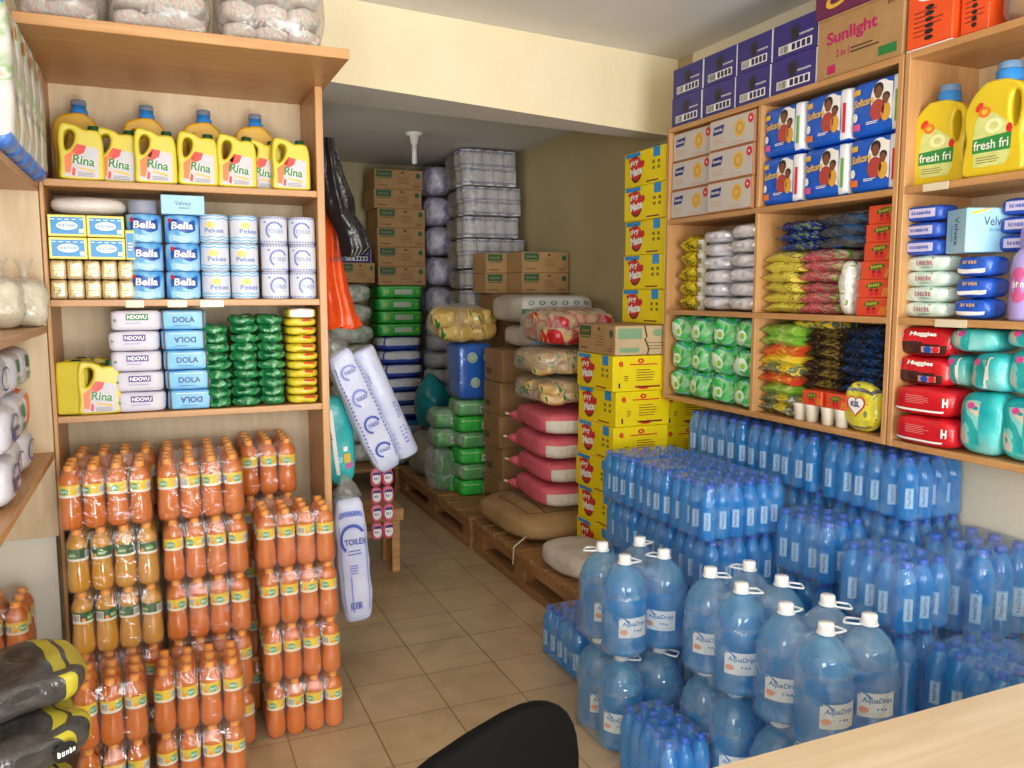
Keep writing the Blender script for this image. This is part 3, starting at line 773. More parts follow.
def soda_label(kind):
    mb = MB(); r = .0294
    base = lab_y if kind == 'orange' else lab_dg
    mb.lathe([(r-.0003, .1005), (r, .108), (r, .132), (r, .1375)], [lab_w if kind == 'orange' else lab_w, base, base], 20, cap=False)
    for k in range(2):
        a = -90+180*k; P = cyl(r, a, .0005); P2 = cyl(r, a, .0009)
        mb.ell(0, .119, .013, .0105, lab_t if kind == 'orange' else lab_g, P, 14); mb.text('fizz', 0, .119, .009, white_p, P2, w=.019, bold=.02, shear=.2)
        mb.ell(-.02, .113, .006, .006, lab_or2, P, 8)
        P = cyl(r, a+95, .0005); mb.rect(-.012, .106, .014, .131, lab_w, P, 3); mb.bars(-.01, .11, .012, .128, 9, lab_bk, P2 if False else cyl(r, a+95, .0009))
    return mb
lab_or2 = mat('label_fruit', '#f09a3a', .4)
soda_cap = lambda: MB().lathe([(.0133, 0), (.0136, .002), (.0133, .0138), (.0122, .0158), (0, .0163)], cap_or, 14, cap=False)
soda_film = clear_mat('soda_shrink_film', '#fdfdfd', '#f2ece6', .01, rough=.08, bump=.006, bscale=24, film=.04, gmax=.07)
def wrap_film(w, d, h, shoulder, r, seed, amp=.004, top=.0, mfilm=None, inset=.012):
    "shrink film drawn tight around a block of bottles"
    nv = 12
    def ring(u):
        L = 2*(w+d); s = u*L
        for (ax, ay, bx, by) in ((-w/2, -d/2, w/2, -d/2), (w/2, -d/2, w/2, d/2), (w/2, d/2, -w/2, d/2), (-w/2, d/2, -w/2, -d/2)):
            l = math.hypot(bx-ax, by-ay)
            if s <= l: return (ax+(bx-ax)*s/l, ay+(by-ay)*s/l)
            s -= l
        return (-w/2, -d/2)
    def fn(u, v):
        x, y = ring(u % 1.0)
        # round the upright corners
        qx = max(0, abs(x)-(w/2-r)); qy = max(0, abs(y)-(d/2-r)); q = math.hypot(qx, qy)
        if q > r: x = math.copysign(w/2-r+qx*r/q, x); y = math.copysign(d/2-r+qy*r/q, y)
        if v < .08: z = .001; k = .94+.06*v/.08
        elif v < .6: z = .004+(shoulder-.004)*(v-.08)/.52; k = 1
        elif v < .85: t = (v-.6)/.25; z = shoulder+(h-shoulder)*t; k = 1-t*inset*2/min(w, d)-.015*sin(pi*t)
        else: t = (v-.85)/.15; z = h+.0012; k = (1-inset*2/min(w, d))*(1-t)
        p = Vector((x*k, y*k, z))
        nn = noise.noise_vector(Vector((p.x*22+seed, p.y*22, p.z*16)))
        f = 1 if v < .85 else .25
        out = Vector((p.x, p.y, 0)); out = out.normalized() if out.length > 1e-4 else Vector()
        p += out*abs(nn.x)*amp*(1 if .08 < v < .85 else 0); p.z += abs(nn.z)*amp*.3*f*(1 if v > .1 else 0)
        return tuple(p)
    return MB().grid(fn, 44, 22, mfilm or film)
def soda_pack(label, x, y, z, nx=4, ny=3, kind='orange', rz=0, seed=0, group='shrink wrapped packs of fizzy drink'):
    "x,y: near corner on the wall-shelf side"
    P = .0648; w, d = nx*P, ny*P
    t = thing('drink_pack', label, 'drink pack', (x+w/2, y+d/2, z), rz, group)
    rnd = random.Random(seed)
    body = cached('soda_'+kind, lambda: soda_body(soda_or if kind == 'orange' else soda_am))
    lb = cached('soda_label_'+kind, lambda: soda_label(kind)); cp = cached('soda_cap', soda_cap)
    for j in range(ny):
        for i in range(nx):
            b = obj('bottle', body, t, ((i-(nx-1)/2)*P, (j-(ny-1)/2)*P, .001), rnd.uniform(-.9, .9))
            obj('bottle_cap', cp, b, (0, 0, .1775)); obj('bottle_label', lb, b)
    obj('shrink_film', cached(f'soda_film_{nx}_{ny}_{seed % 3}', lambda: wrap_film(w+.002, d+.002, .195, .15, .03, seed, mfilm=soda_film)), t)
    return t
HS = .1968
xL, xM, xR = -.292, -.0185, .272
for k in range(5):
    kd = 'amber' if k in (2, 3) else 'orange'
    soda_pack(f'{"amber drink pack with green labels" if kd == "amber" else "orange drink pack"}, {level(k, 5)} of the stack at the side panel', xL+[.02, .012, .012, .008, -.004][k], 2.735, k*HS, kind=kd, seed=k)
    soda_pack(f'orange drink pack, {level(k, 5)} of the middle stack under the shelf', xM+[.008, .006, .006, .004, -.004][k], 2.735, k*HS, seed=k+4)
    if k < 4: soda_pack(f'orange drink pack, {level(k, 4)} of the stack beside the shelf upright', xR+[.01, .006, .002, -.004][k], 2.735, k*HS, seed=k+8)
    soda_pack(f'orange drink pack, {level(k, 5)} of the rear stack beside the upright', .245, 2.965, k*HS, 3, 4, seed=k+12)
    if k > 2:
        soda_pack(f'orange drink pack, {"topmost" if k == 4 else "second"} of the rear stack behind the side panel stack', xL+.012, 2.955, k*HS, 4, 3, seed=k+40)
        soda_pack(f'orange drink pack, {"topmost" if k == 4 else "second"} of the rear stack behind the middle stack', xM+.0, 2.955, k*HS, 4, 3, seed=k+42)
for k in range(2):
    soda_pack(f'{"upper" if k else "lower"} orange drink pack in the low pile in front of the middle stack', -.058, 2.525, k*HS, seed=k+20, rz=-.03)
    soda_pack(f'{"upper" if k else "lower"} orange drink pack in the low pile by the charcoal bags', -.268, 2.52, k*HS, 3, 3, seed=k+22, rz=.02)
for k in range(3):
    soda_pack(f'orange drink pack by the cream panel, {level(k, 3)} of its stack', -.648, 2.72, k*HS, seed=k+30)

# ================================================================== water
w_body = clear_mat('blue_water_bottle', '#a2e0fd', '#1fa6fa', .46, rough=.07, bump=.0, gmax=.2)
w_cap = mat('blue_screw_cap', '#2060d0', .35)
w_label = mat('pale_water_label', '#7fbcec', .35); w_lab2 = mat('water_label_white', '#b9daf3', .35)
w_film = clear_mat('water_film', '#f8fbff', '#b4dbfb', .025, rough=.07, bump=.011, bscale=20, film=.2, gmax=.2)
def water_bottle(r, h):
    pr = [(0, .006), (r*.55, .0), (r*.85, .002), (r, .012)]
    z0, z1 = .012, h*.62; n = 9
    for i in range(1, n*2+1):
        z = z0+(z1-z0)*i/(n*2); pr.append((r*(1-.055*(i % 2)), z))
    pr += [(r*.99, h*.66), (r*.9, h*.74), (r*.68, h*.84), (r*.45, h*.895), (r*.4, h*.905), (r*.4, h*.93)]
    return MB().lathe(pr, w_body, 16, cap=False)
def water_cap(r, h):
    rc = r*.47; return MB().lathe([(rc, h*.915), (rc*1.03, h*.92), (rc, h*.99), (rc*.85, h), (0, h)], w_cap, 12, cap=False)
def water_label(r, h):
    mb = MB(); P = cyl(r, -90, .0006); P2 = cyl(r, -90, .0011)
    mb.rect(-r*.42, h*.2, r*.42, h*.53, w_label, P, 3); mb.rect(-r*.34, h*.22, r*.34, h*.51, w_lab2, P2, 3)
    P3 = cyl(r, -90, .0015)
    mb.text('AquaDrips', 0, h*.365, r*.36, blue_p, P3, w=h*.26, bold=.01, rot=pi/2)
    return mb
def water_pack(label, x, y, z, nx, ny, r, h, seed=0, look=-.75, labels=True, group='shrink wrapped packs of small water bottles'):
    "x,y: corner nearest the camera; nx bottles along X, ny along Y"
    P = 2*r+.0006; w, d = nx*P, ny*P
    t = thing('water_pack', label, 'water pack', (x+w/2, y+d/2, z), 0, group)
    rnd = random.Random(seed); k = f'{r}_{h}'
    b_, c_, l_ = cached('water_bottle_'+k, lambda: water_bottle(r, h)), cached('water_cap_'+k, lambda: water_cap(r, h)), cached('water_label_'+k, lambda: water_label(r, h))
    for j in range(ny):
        for i in range(nx):
            b = obj('bottle', b_, t, ((i-(nx-1)/2)*P, (j-(ny-1)/2)*P, .001), look+rnd.uniform(-.35, .35))
            obj('bottle_cap', c_, b)
            if labels and (i < 1 or j < 1): obj('bottle_label', l_, b)
    obj('shrink_film', cached(f'water_film_{k}_{nx}_{ny}_{seed % 4}', lambda: wrap_film(w+.003, d+.003, h+.002, h*.72, r*.95, seed, .006, mfilm=w_film, inset=.008)), t)
    return t
# row under the wall shelf, along the wall
hA = .214; rA = .0328; zA_ = .745

WALLROW = [(2.765, 'farthest, against the yellow cartons', 'by the yellow cartons'), (2.352, 'middle one of the row', 'at mid wall'), (1.922, 'nearest, at the bare wall', 'by the bare wall')]
for i, (y, lab, lab2) in enumerate(WALLROW):
    water_pack('pack of slim water bottles on the top wall row, '+lab, 2.235, y, zA_, 4, 6, rA, hA, i, look=-1.0)
    for k in range(3):
        if k == 2 and i == 0: continue
        water_pack(f'shadowed pack of slim water bottles under the wall row, {["upper", "middle", "lower"][k]} layer {lab2}', 2.262, y, zA_-.248*(k+1), 4, 6, rA*.97, .2455, i+10+k, labels=False)
# three packs side by side in front of the wall row, on a tall pile
rC, hC = .0300, .203
for i, (y, lab) in enumerate([(2.345, 'nearest'), (2.600, 'middle'), (2.855, 'farthest')]):
    for k in range(3, -1, -1):
        if i == 2 and k < 1: continue
        xx = 1.748+(.02 if k < 3 else 0)
        water_pack(f'pack of slim water bottles on the bright top row, {lab} of three' if k == 3 else f'shadowed pack of slim water bottles, {["floor", "second", "third"][k]} layer under the {lab} bright top pack', xx, y, k*.2052, 6, 4, rC, hC, i*4+k, look=-.5)
# loose steps of packs towards the counter
G2 = 'packs of water bottles stepping down to the counter'
water_pack('pack of water bottles between the bright row and the wall row', 2.03, 2.06, .51, 3, 4, .0328, .212, 3, look=-.8, group=G2)
water_pack('pack of water bottles behind the big jugs, its film torn at the corner', 1.935, 1.655, .51, 3, 4, .0328, .212, 2, look=-.8, group=G2)
water_pack('pack of large water bottles against the bare wall', 2.255, 1.655, .432, 3, 3, .0412, .288, 1, look=-.9, group=G2)
water_pack('low pack of water bottles beside the counter edge', 1.985, 1.375, .288, 4, 4, .0325, .212, 0, look=-.9, group=G2)
for (x, y, lab) in ((2.04, 2.07, 'between the rows'), (1.95, 1.66, 'behind the big jugs')):
    for k in range(2):
        water_pack(f'shadowed pack of large water bottles in the {"upper" if k else "floor"} layer {lab}', x, y, k*.2548, 2, 3, .0412, .253, k, labels=False, group=G2)
for k in range(2):
    water_pack(f'shadowed pack of slim water bottles in the {"upper" if k else "floor"} layer by the bare wall', 2.262, 1.655, k*.2158, 3, 3, .04, .2135, k+5, labels=False, group=G2)
water_pack('shadowed pack of large water bottles on the floor beside the counter', 1.99, 1.38, 0, 3, 3, .0412, .2855, 2, labels=False, group=G2)
# packs on the floor
water_pack('small pack of water bottles on the floor in front of the big jugs', 1.29, 1.885, 0, 3, 5, .0272, .2, 1, look=-.3, labels=False, group='water packs on the floor')
water_pack('small pack of water bottles on the floor at the pallet end', 1.425, 2.70, 0, 3, 5, .0315, .205, 2, look=-1.3, group='water packs on the floor')

# ---- five litre jugs in shrink-wrapped fours
j_water = clear_mat('blue_jug_water', '#a6e2fd', '#2fabf8', .36, rough=.06, bump=0, gmax=.2)
j_clear = clear_mat('pale_jug_plastic', '#c8eafc', '#8fd0f6', .2, rough=.06, bump=0, gmax=.2)
j_film = clear_mat('jug_film', '#f8fbfe', '#cfe7fa', .03, rough=.06, bump=.016, bscale=12, film=.2, gmax=.2)
cap_w = mat('white_cap', '#eef1f4', .35); handle_w = mat('white_handle', '#dfe8f1', .35)
j_lab = mat('jug_label', '#e4eef6', .4); j_lab_b = mat('jug_label_blue', '#3f86c8', .4); j_lab_o = mat('jug_label_orange', '#e8a184', .4)
def jug5():
    r = .0745; pr = [(0, .008), (.045, .002), (.064, .0), (.072, .008)]
    for i in range(1, 13):
        z = .008+.0105*i; pr.append((r if i % 2 else r-.0042, z))
    pr += [(r, .142), (r, .19), (r*.985, .205), (r*.9, .232), (r*.72, .257), (r*.45, .277), (r*.27, .286), (r*.235, .289), (r*.235, .298)]
    ms = [j_water if pr[i+1][1] < .2 else j_clear for i in range(len(pr)-1)]
    return MB().lathe(pr, ms, 28, cap=False)
def jug5_cap(): return MB().lathe([(.0205, .297), (.021, .299), (.0205, .317), (.019, .321), (0, .3215)], cap_w, 18, cap=False).lathe([(.02, .2915), (.0245, .2925), (.0245, .2955), (.02, .2965)], handle_w, 18, cap=False)
def jug5_handle():
    pts = [(.0235*cos(a), .0235*sin(a)) for a in [radians(t) for t in range(40, 321, 20)]]
    pts = [(.02, .016), (.055, .02), (.062, .012), (.062, -.012), (.055, -.02), (.02, -.016)]
    return MB().tube([(x, y, .2935-.09*max(0, x-.03)) for x, y in smooth_ring(pts, 4)], .0032, handle_w, 8, closed=True)
def jug5_label():
    mb = MB(); r = .0745; P = cyl(r, -90, .0008); P2 = cyl(r, -90, .0014); P3 = cyl(r, -90, .002)
    mb.rect(-.052, .066, .052, .136, j_lab_b, P, 12); mb.rect(-.05, .068, .05, .134, j_lab, P2, 12)
    mb.text('AquaDrips', .002, .113, .019, j_lab_b, P3, w=.082, bold=.02, shear=.1)
    mb.ell(-.034, .088, .013, .009, j_lab_o, P3, 10); mb.text('100', .012, .09, .009, j_lab_b, P3, w=.03); mb.lines(-.01, .072, .04, .08, 2, lab_bk, P3)
    mb.poly([(-.05, .134), (-.03, .134), (-.012, .12), (-.02, .118), (-.05, .128)], j_lab_b, P3)
    return mb
def jug_film(seed):
    P = .150; w = 2*P+.006
    base = wrap_film(w, w, .297, .2, .075, seed, .007, mfilm=j_film, inset=.05)
    # sag between the four necks
    for i, v in enumerate(base.v):
        x, y, z = v
        if z > .2:
            dmin = min(math.hypot(x-sx*P/2, y-sy*P/2) for sx in (-1, 1) for sy in (-1, 1))
            base.v[i] = (x, y, z-.035*min(1, (dmin/.075)**1.5)*(z-.2)/.09)
    return base
def jug_pack(label, x, y, z, seed, group='shrink wrapped fours of big water jugs'):
    P = .1502; t = thing('water_jug_pack', label, 'water jug pack', (x+P, y+P, z), 0, group); rnd = random.Random(seed)
    for j in (0, 1):
        for i in (0, 1):
            b = obj('jug', cached('jug5', jug5), t, ((i-.5)*P, (j-.5)*P, .001), -.45+rnd.uniform(-.3, .4))
            obj('jug_cap', cached('jug5_cap', jug5_cap), b); obj('jug_handle', cached('jug5_handle', jug5_handle), b, rz=rnd.choice([.4, 1.1, 2.6, -.3]))
            obj('jug_label', cached('jug5_label', jug5_label), b)
    obj('shrink_film', cached(f'jug_film_{seed % 3}', lambda: jug_film(seed)), t)
for k in (0, 1):
    jug_pack(f'{"upper" if k else "lower"} four pack of big water jugs by the tiled aisle', 1.292+.008*k, 2.195, k*.3235, 1+k)
    jug_pack(f'{"upper" if k else "lower"} four pack of big water jugs in the middle pile', 1.482, 1.845-.012*k, k*.3235, 3+k)
    jug_pack(f'{"upper" if k else "lower"} four pack of big water jugs at the counter edge', 1.486+.006*k, 1.505, k*.3235, 5+k)
# ================================================================== goods on the right-hand shelves
def ry(px, py, dx=.01): return hx(px, py, XR+dx).y
def rput(name, me, label, cat, px, py, z, dx=.01, group=None, rz=0, dy=0):
    "stand a thing on the right shelf so that its front's middle is where the photo shows it"
    y = hx(px, py, XR+dx).y+dy
    return single(name, me, label, cat, (XR+dx, y, z), RR+rz, group)
def rspan(a, b, py, dx=.01): return hx(a, py, XR+dx).y-hx(b, py, XR+dx).y
# ---- top: violet cartons, soap carton, orange boxes
z4 = S1+.001
violet = mat('violet_carton', '#2b2274', .45, vary='#322881', vscale=8); violet_d = mat('violet_carton_dark', '#251d55', .45)
def violet_carton(w, h):
    mb = MB().box((-w/2, 0, 0), (w/2, .25, h), violet, .002).box((w/2-.003, .001, .002), (w/2+.0015, .249, h-.002), white_p, .001); P = front(0)
    mb.ell(0, h*.66, w*.13, h*.2, violet_d, P, 12); mb.rect(-w*.07, h*.42, w*.07, h*.75, black_p, front(0, .0012))
    mb.rect(-w*.36, h*.12, w*.38, h*.36, white_p, P); mb.bars(-w*.34, h*.14, -w*.12, h*.34, 10, black_p, front(0, .0014))
    for k in range(4): mb.rect(-w*.06+k*w*.11, h*.15, -w*.06+k*w*.11+w*.08, h*.33, violet_d, front(0, .0014))
    mb.text('60 x 50g', w*.25, h*.52, h*.08, white_p, P, w=w*.3); return mb
cols = [(671, 700.5, 126), (701.5, 734, 116), (734.5, 769, 104), (770, 815, 90)]
for c, (a, b, py) in enumerate(cols):
    w = rspan(a, b, py)-.004
    for r in range(2):
        single('violet_carton', cached(f'violet_carton_{c}', lambda: violet_carton(w, .128)), f'violet carton on the high shelf top, {"upper" if r else "lower"} of the {["pair by the beam", "second pair from the beam", "third pair from the beam", "pair beside the brown soap carton"][c]}', 'carton', (XR+.012+.004*r, (ry(a, py)+ry(b, py))/2, z4+r*.129), RR, 'violet cartons on the shelf top')
def soap_carton(w, h):
    mb = MB().box((-w/2, 0, 0), (w/2, .28, h), card, .003); P = front(0); pink = mat('magenta_print', '#b5195f', .5)
    mb.text('Sunlight', -w*.08, h*.62, h*.26, pink, P, w=w*.6, bold=.035, rot=.04); mb.text('2 in 1', -w*.18, h*.36, h*.12, pink, P, w=w*.16, bold=.02)
    mb.lines(-.03, h*.3, w*.25, h*.42, 2, kraft_print, P); mb.rect(w*.24, h*.1, w*.44, h*.24, green_p, P); mb.rect(-w*.36, h*.06, -w*.26, h*.2, pink, P); mb.text('144', w*.36, h*.86, h*.08, kraft_print, P)
    mb.rect(-w/2, h-.012, w/2, h-.009, card_d, P); return mb
w = rspan(817, 903, 60)-.006
single('soap_carton', soap_carton(w, .21), 'large brown soap carton with magenta lettering on the shelf top', 'carton', (XR+.008, (ry(817, 60)+ry(903, 60))/2, z4), RR)
maroon = mat('maroon_carton', '#6a1f4d', .45)
def maroon_carton(w=.40, h=.2):
    mb = MB().box((-w/2, 0, 0), (w/2, .27, h), maroon, .003); P = front(0); mb.ell(-.08, .06, .07, .03, gold_p, P, 20, .3); mb.ell(-.08, .06, .05, .018, maroon, front(0, .0014), 20, .3); mb.lines(.03, .04, .15, .1, 3, white_p, P); return mb
single('maroon_carton', maroon_carton(), 'maroon carton with gold oval lying on the brown soap carton', 'carton', (XR+.012, (ry(817, 20)+ry(903, 0))/2+.0, z4+.2115), RR)
orange_c = mat('orange_carton', '#e9571f', .4, vary='#e34f1b', vscale=6)
def orange_box(w, h):
    mb = MB().box((-w/2, 0, .008), (w/2, .2, h), orange_c, .003); P = front(0)
    mb.ell(0, h*.8, w*.3, h*.1, white_p, P); mb.ell(0, h*.8, w*.27, h*.08, black_p, front(0, .0013)); mb.lines(-w*.35, h*.2, w*.35, h*.62, 6, mat('dark_orange_print', '#8a2a10', .5), P, .25, .5)
    for k in range(6): mb.ell(0, h*(.15+.09*k), w*.1, h*.035, black_p, front(0, .0016), 10)
    mb.box((-w/2, .001, 0), (w/2, .199, .0075), white_p, .001); return mb
for i, (a, b) in enumerate([(906, 952), (954, 983)]):
    w = rspan(a, b, 38)-.004
    single('orange_box', orange_box(w, .2), ['orange box with black panel beside the brown soap carton', 'plain orange box between its twin and the wrapped loaf'][i], 'box', (XR+.012+.02*i, (ry(a, 38)+ry(b, 32))/2, z4), RR-.0, 'orange boxes on the shelf top')
t = thing('bread_bag', 'clear grey bag with a brown loaf on the shelf top', 'bag', (XR+.03, ry(1019, 15), z4), RR)
obj('loaf', sbox(.17, .15, .15, mat('bread_crust', '#c79a5a', .7, vary='#a97b40', vscale=15), 3.5, 10, .006, 20, 2), t, (0, .09, .012))
obj('bag_film', sbox(.21, .18, .19, mat('bag_blue_grey', '#9aa2b4', .3) if 0 else film_dull, 3.2, 12, .012, 20, 2), t, (0, .09, 0))

# ---- biscuit cartons
bis_w = mat('biscuit_carton', '#c3bcb7', .45); bis_e = mat('biscuit_carton_edge', '#a9744d', .6); bis_t = mat('biscuit_text', '#c9a98c', .5)
def biscuit_carton(w, h):
    mb = MB().box((-w/2, 0, 0), (w/2, .26, h), bis_e, .003); P = front(0); P2 = front(0, .0013); P3 = front(0, .0019)
    mb.rect(-w/2+.005, .006, w/2-.005, h-.006, bis_w, P)
    mb.poly([(-w*.42, h*.5), (-w*.2, h*.52), (-w*.16, h*.8), (-w*.4, h*.76)], navy_p, P2); mb.text('Nuvita', -w*.295, h*.645, h*.12, white_p, P3, w=w*.19, bold=.03)
    mb.ell(w*.18, h*.55, w*.12, h*.28, mat('biscuit_gold', '#dcb45a', .5), P2, 20); mb.ell(w*.18, h*.55, w*.08, h*.19, mat('biscuit_tan', '#c99a45', .5), P3, 20, inner=.6)
    mb.ell(w*.41, h*.76, w*.06, h*.15, red_p, P2, 16); mb.text('+', w*.41, h*.76, h*.1, white_p, P3, bold=.03)
    mb.lines(-w*.4, h*.2, -w*.12, h*.4, 3, bis_t, P2); mb.lines(w*.02, h*.1, w*.3, h*.2, 2, bis_t, P2); return mb
z3 = S2+.001
for c, (a, b) in enumerate([(672, 712), (713.5, 754)]):
    w = [.288, .292][c]
    for r in range(3):
        single('biscuit_carton', cached(f'biscuit_{c}', lambda: biscuit_carton(w, .1275)), f'white biscuit carton, {level(r, 3)} in the column {"at the yellow cartons end" if c == 0 else "beside the blue diaper packs"}', 'carton', (XR+.012-.02*c+.003*r, [3.148, 2.845][c], z3+r*.1285), RR, 'white biscuit cartons')
# ---- blue diaper packs
dia_b = mat('diaper_pack_blue', '#1655c4', .28, bump=.002, bscale=25, vary='#1a5fd0', vscale=6); dia_w = mat('diaper_pack_white', '#e4e4ea', .3, bump=.002, bscale=30)
skin_a = mat('photo_brown', '#7a4a33', .4); photo_y = mat('photo_yellow', '#d9a53e', .4)
def diaper_pack(k):
    w, d, h = .222, .2, .184
    mb = sbox(w, d, h, lambda f, u, v: dia_w if ((f == 'F' and u > .62) or f == 'R') else dia_b, 10, 16, .003, 12, k); P = sfront(w, d, h, 10, 'F', .0035); P2 = sfront(w, d, h, 10, 'F', .0045); P3 = sfront(w, d, h, 10, 'F', .0055)
    mb.ell(.025, h*.62, .045, .06, white_p, P, 20); mb.poly([(.01, h*.4), (.07, h*.2), (.07, h*.85), (.04, h*.9), (.0, h*.75)], white_p, P)
    hair = mat('photo_hair', '#2c1c17', .5); mb.ell(.01, h*.42, .03, .035, mat('photo_red', '#b0413a', .4), P2, 14); mb.ell(.045, h*.36, .02, .03, photo_y, P2, 14); mb.ell(.012, h*.78, .021, .022, hair, P2, 14); mb.ell(.013, h*.72, .016, .02, skin_a, P3, 14); mb.ell(.045, h*.62, .016, .015, hair, P2, 12); mb.ell(.044, h*.575, .0135, .0155, skin_a, P3, 12)
    mb.rect(.082, h*.15, .096, h*.7, [red_p, mat('tag_green', '#6aa84f', .4)][k % 2], P2); mb.text('Softcare', -.048, h*.62, .026, gold_p, P2, w=.085, bold=.03, shear=.2, rot=.08)
    mb.rect(-.1, h*.76, -.065, h*.86, gold_p, P2, 2, 2); mb.ell(-.085, h*.36, .012, .015, white_p, P2, 10); mb.rect(-.1, h*.12, -.06, h*.24, [lab_orange, mat('tag_pink', '#d65a9e', .4)][k % 2], P2, 2, 2); mb.lines(-.035, h*.2, .02, h*.26, 2, white_p, P2)
    return mb
for c, (yy, dx) in enumerate([(2.557, .0), (2.332, .0), (2.112, .0)]):
    for r in range(2):
        single('diaper_pack', cached(f'diaper_{(c+r) % 2}', lambda: diaper_pack((c+r) % 2)), f'blue diaper pack with white edge, {"upper" if r else "lower"} of the {["pair beside the biscuit cartons", "middle pair", "pair at the double upright"][c]}', 'diaper pack', (XR+.108+.006*r, yy, z3+r*.1855), RR+random.uniform(-.02, .02), 'blue diaper packs') if 0 else single('diaper_pack', cached(f'diaper_{(c+r) % 2}', lambda: diaper_pack((c+r) % 2)), f'blue diaper pack, {"upper" if r else "lower"} of the {["pair beside the biscuit cartons", "middle pair", "pair at the double upright"][c]}', 'diaper pack', (XR+.112, yy, z3+r*.1855), RR+random.uniform(-.02, .02), 'blue diaper packs')
rput('grey_bag', pillow(.15, .12, .035, mat('grey_film_bag', '#7e7d80', .25, bump=.004, bscale=30, vary='#a09fa2', vscale=20), seed=5), 'crumpled grey bag squeezed above the diaper packs', 'bag', 880, 80, z3+.372, .12) if 0 else None

# ---- middle row, first cubby
z2 = S3+.001
def packet_mat(name, stops, scale=18, rough=.25): return mat(name, stops[0][1], rough, stops=stops, vscale=scale, detail=2, dist=1.2, bump=.004, bscale=40, const=True)
pk_yg = packet_mat('packet_yellow_green', [(0, '#caa81e'), (.42, '#d9bf2e'), (.52, '#5d6a1e'), (.6, '#c9a51c'), (.68, '#3f5a22')], 26)
for k in range(5):
    single('yellow_green_packet', cached(f'yg_{k % 3}', lambda: pillow(.10, .2, .07, pk_yg, 14, 10, seed=k*3.7, wr=.09)), f'yellow and green packet, {level(k, 5)} in the stack at the cubby wall', 'packet', (XR+.13, 3.205+random.uniform(-.004, .004), z2+k*.066), RR+random.uniform(-.08, .08), 'yellow green packets')
tub = mat('tub_white', '#dcd8c8', .35)
def tub_strip():
    mb = MB()
    for k in range(5): mb.lathe([(.0, .0), (.019, 0), (.023, .056), (.025, .057), (.025, .061), (0, .062)], tub, 14, T=Matrix.Translation((0, .026, .0625*k)), cap=False)
    for k in range(5): mb.rect(-.014, .02+.0625*k, .014, .042+.0625*k, grey_ink, lambda p: ((.0235)*sin(p[0]/.0235), .026-.0242*cos(p[0]/.0235), p[1]), 4)
    return mb
t = thing('tub_stack', 'stack of small pale tubs between yellow packets and silver bags', 'tub stack', (XR+.05, 3.128, z2), RR)
for k in range(5):
    o = obj('tub', cached('tub', lambda: MB().lathe([(0, 0), (.019, 0), (.0225, .056)], tub, 14, cap=False)), t, (0, .026, .0632*k))
    obj('tub_lid', cached('tub_lid', lambda: MB().lathe([(.0225, .056), (.025, .057), (.025, .061), (0, .0625)], white_p, 14, cap=False)), o)
    obj('tub_label', cached('tub_label', lambda: MB().rect(-.016, .018, .016, .042, mat('tub_olive', '#8b8453', .5), cyl(.0215, -90, .0008), 5)), o)
silver = mat('silver_packet', '#d5d4dd', .2, metal=.35, bump=.004, bscale=35, stops=[(.3, '#c9c8d2'), (.55, '#f0eff5'), (.7, '#b9b6c6')], vscale=14)
for c in range(2):
    for k in range(6-c*0):
        single('silver_packet', cached(f'silver_{(k+c) % 4}', lambda: sbox(.155, .2, .06, silver, 2.8, 12, .010, 16, k*2.1)), f'shiny silver packet, {level(k, 6)} in the {"back" if c else "front"} stack of silver bags', 'packet', (XR+.105+.0*c, 3.015 if c == 0 else 2.80, z2+k*.0575), RR+random.uniform(-.1, .1), 'silver packets') if 0 else None
for c in range(2):
    for k in range(6):
        single('silver_packet', cached(f'silver_{(k+c) % 4}', lambda: sbox(.19, .2, .064, silver, 2.7, 12, .011, 16, k*2.1)), f'shiny silver packet, {level(k, 6)} in the stack {"beside the tubs" if c == 0 else "against the divider"}', 'packet', (XR+.12-.01*c, [2.993, 2.793][c], z2+k*(.0575+.002*c)), RR+random.uniform(-.06, .06), 'silver packets')
# ---- middle row, second cubby
pk_bean = packet_mat('packet_bean', [(0, '#dccf5c'), (.55, '#e2d565'), (.585, '#6b3a2c'), (.62, '#ddd05a')], 14)
pk_pink = packet_mat('packet_pink', [(0, '#c98c86'), (.36, '#d3556a'), (.46, '#c7a48f'), (.54, '#b9486f'), (.6, '#7fae46'), (.66, '#d4b7a6'), (.74, '#5b6fb8')], 16)
pk_blue = packet_mat('packet_blue', [(0, '#29357e'), (.42, '#2f48a8'), (.5, '#7f9a54'), (.56, '#2a3a86'), (.66, '#9aa6c4')], 18)
pk_grey = packet_mat('packet_grey_blue', [(0, '#4a4d58'), (.45, '#5d6069'), (.55, '#2f6fb0'), (.63, '#4f525c'), (.72, '#85878d')], 14)
def pstack(name, m, n, label, group, y, dx, w, d, h, step, z0, slope=0, key=None, rzj=.12, kinds=5, desc=None, dy=0):
    for k in range(n):
        single(name, cached(f'{key or name}_{k % kinds}', lambda: pillow(w, d, h*1.02, m, 16, 12, seed=k*5.3+len(name), wr=.12)), f'{label}, {level(k, n)} {desc}', 'packet', (XR+dx+random.uniform(-.012, .004), y+dy*k+random.uniform(-.008, .008), z0+k*step), RR+random.uniform(-rzj, rzj), group)
pstack('bean_packet', pk_bean, 6, 'yellow packet with brown print', 'yellow bean packets', 2.555, .13, .2, .22, .044, .0385, z2, desc='of the stack at the divider')
pstack('snack_packet', pk_pink, 6, 'pink and white snack packet', 'pink snack packets', 2.36, .14, .21, .22, .044, .0385, z2, desc='of the stack in mid cubby')
pstack('blue_packet', pk_blue, 3, 'blue and green packet', 'blue packets over the bean packets', 2.50, .15, .2, .22, .042, .036, z2+.236, desc='on top of the yellow packets')
pstack('grey_packet', pk_grey, 3, 'dark grey and blue packet', 'grey packets over the pink packets', 2.27, .15, .23, .22, .046, .038, z2+.238, desc='on top of the pink packets')
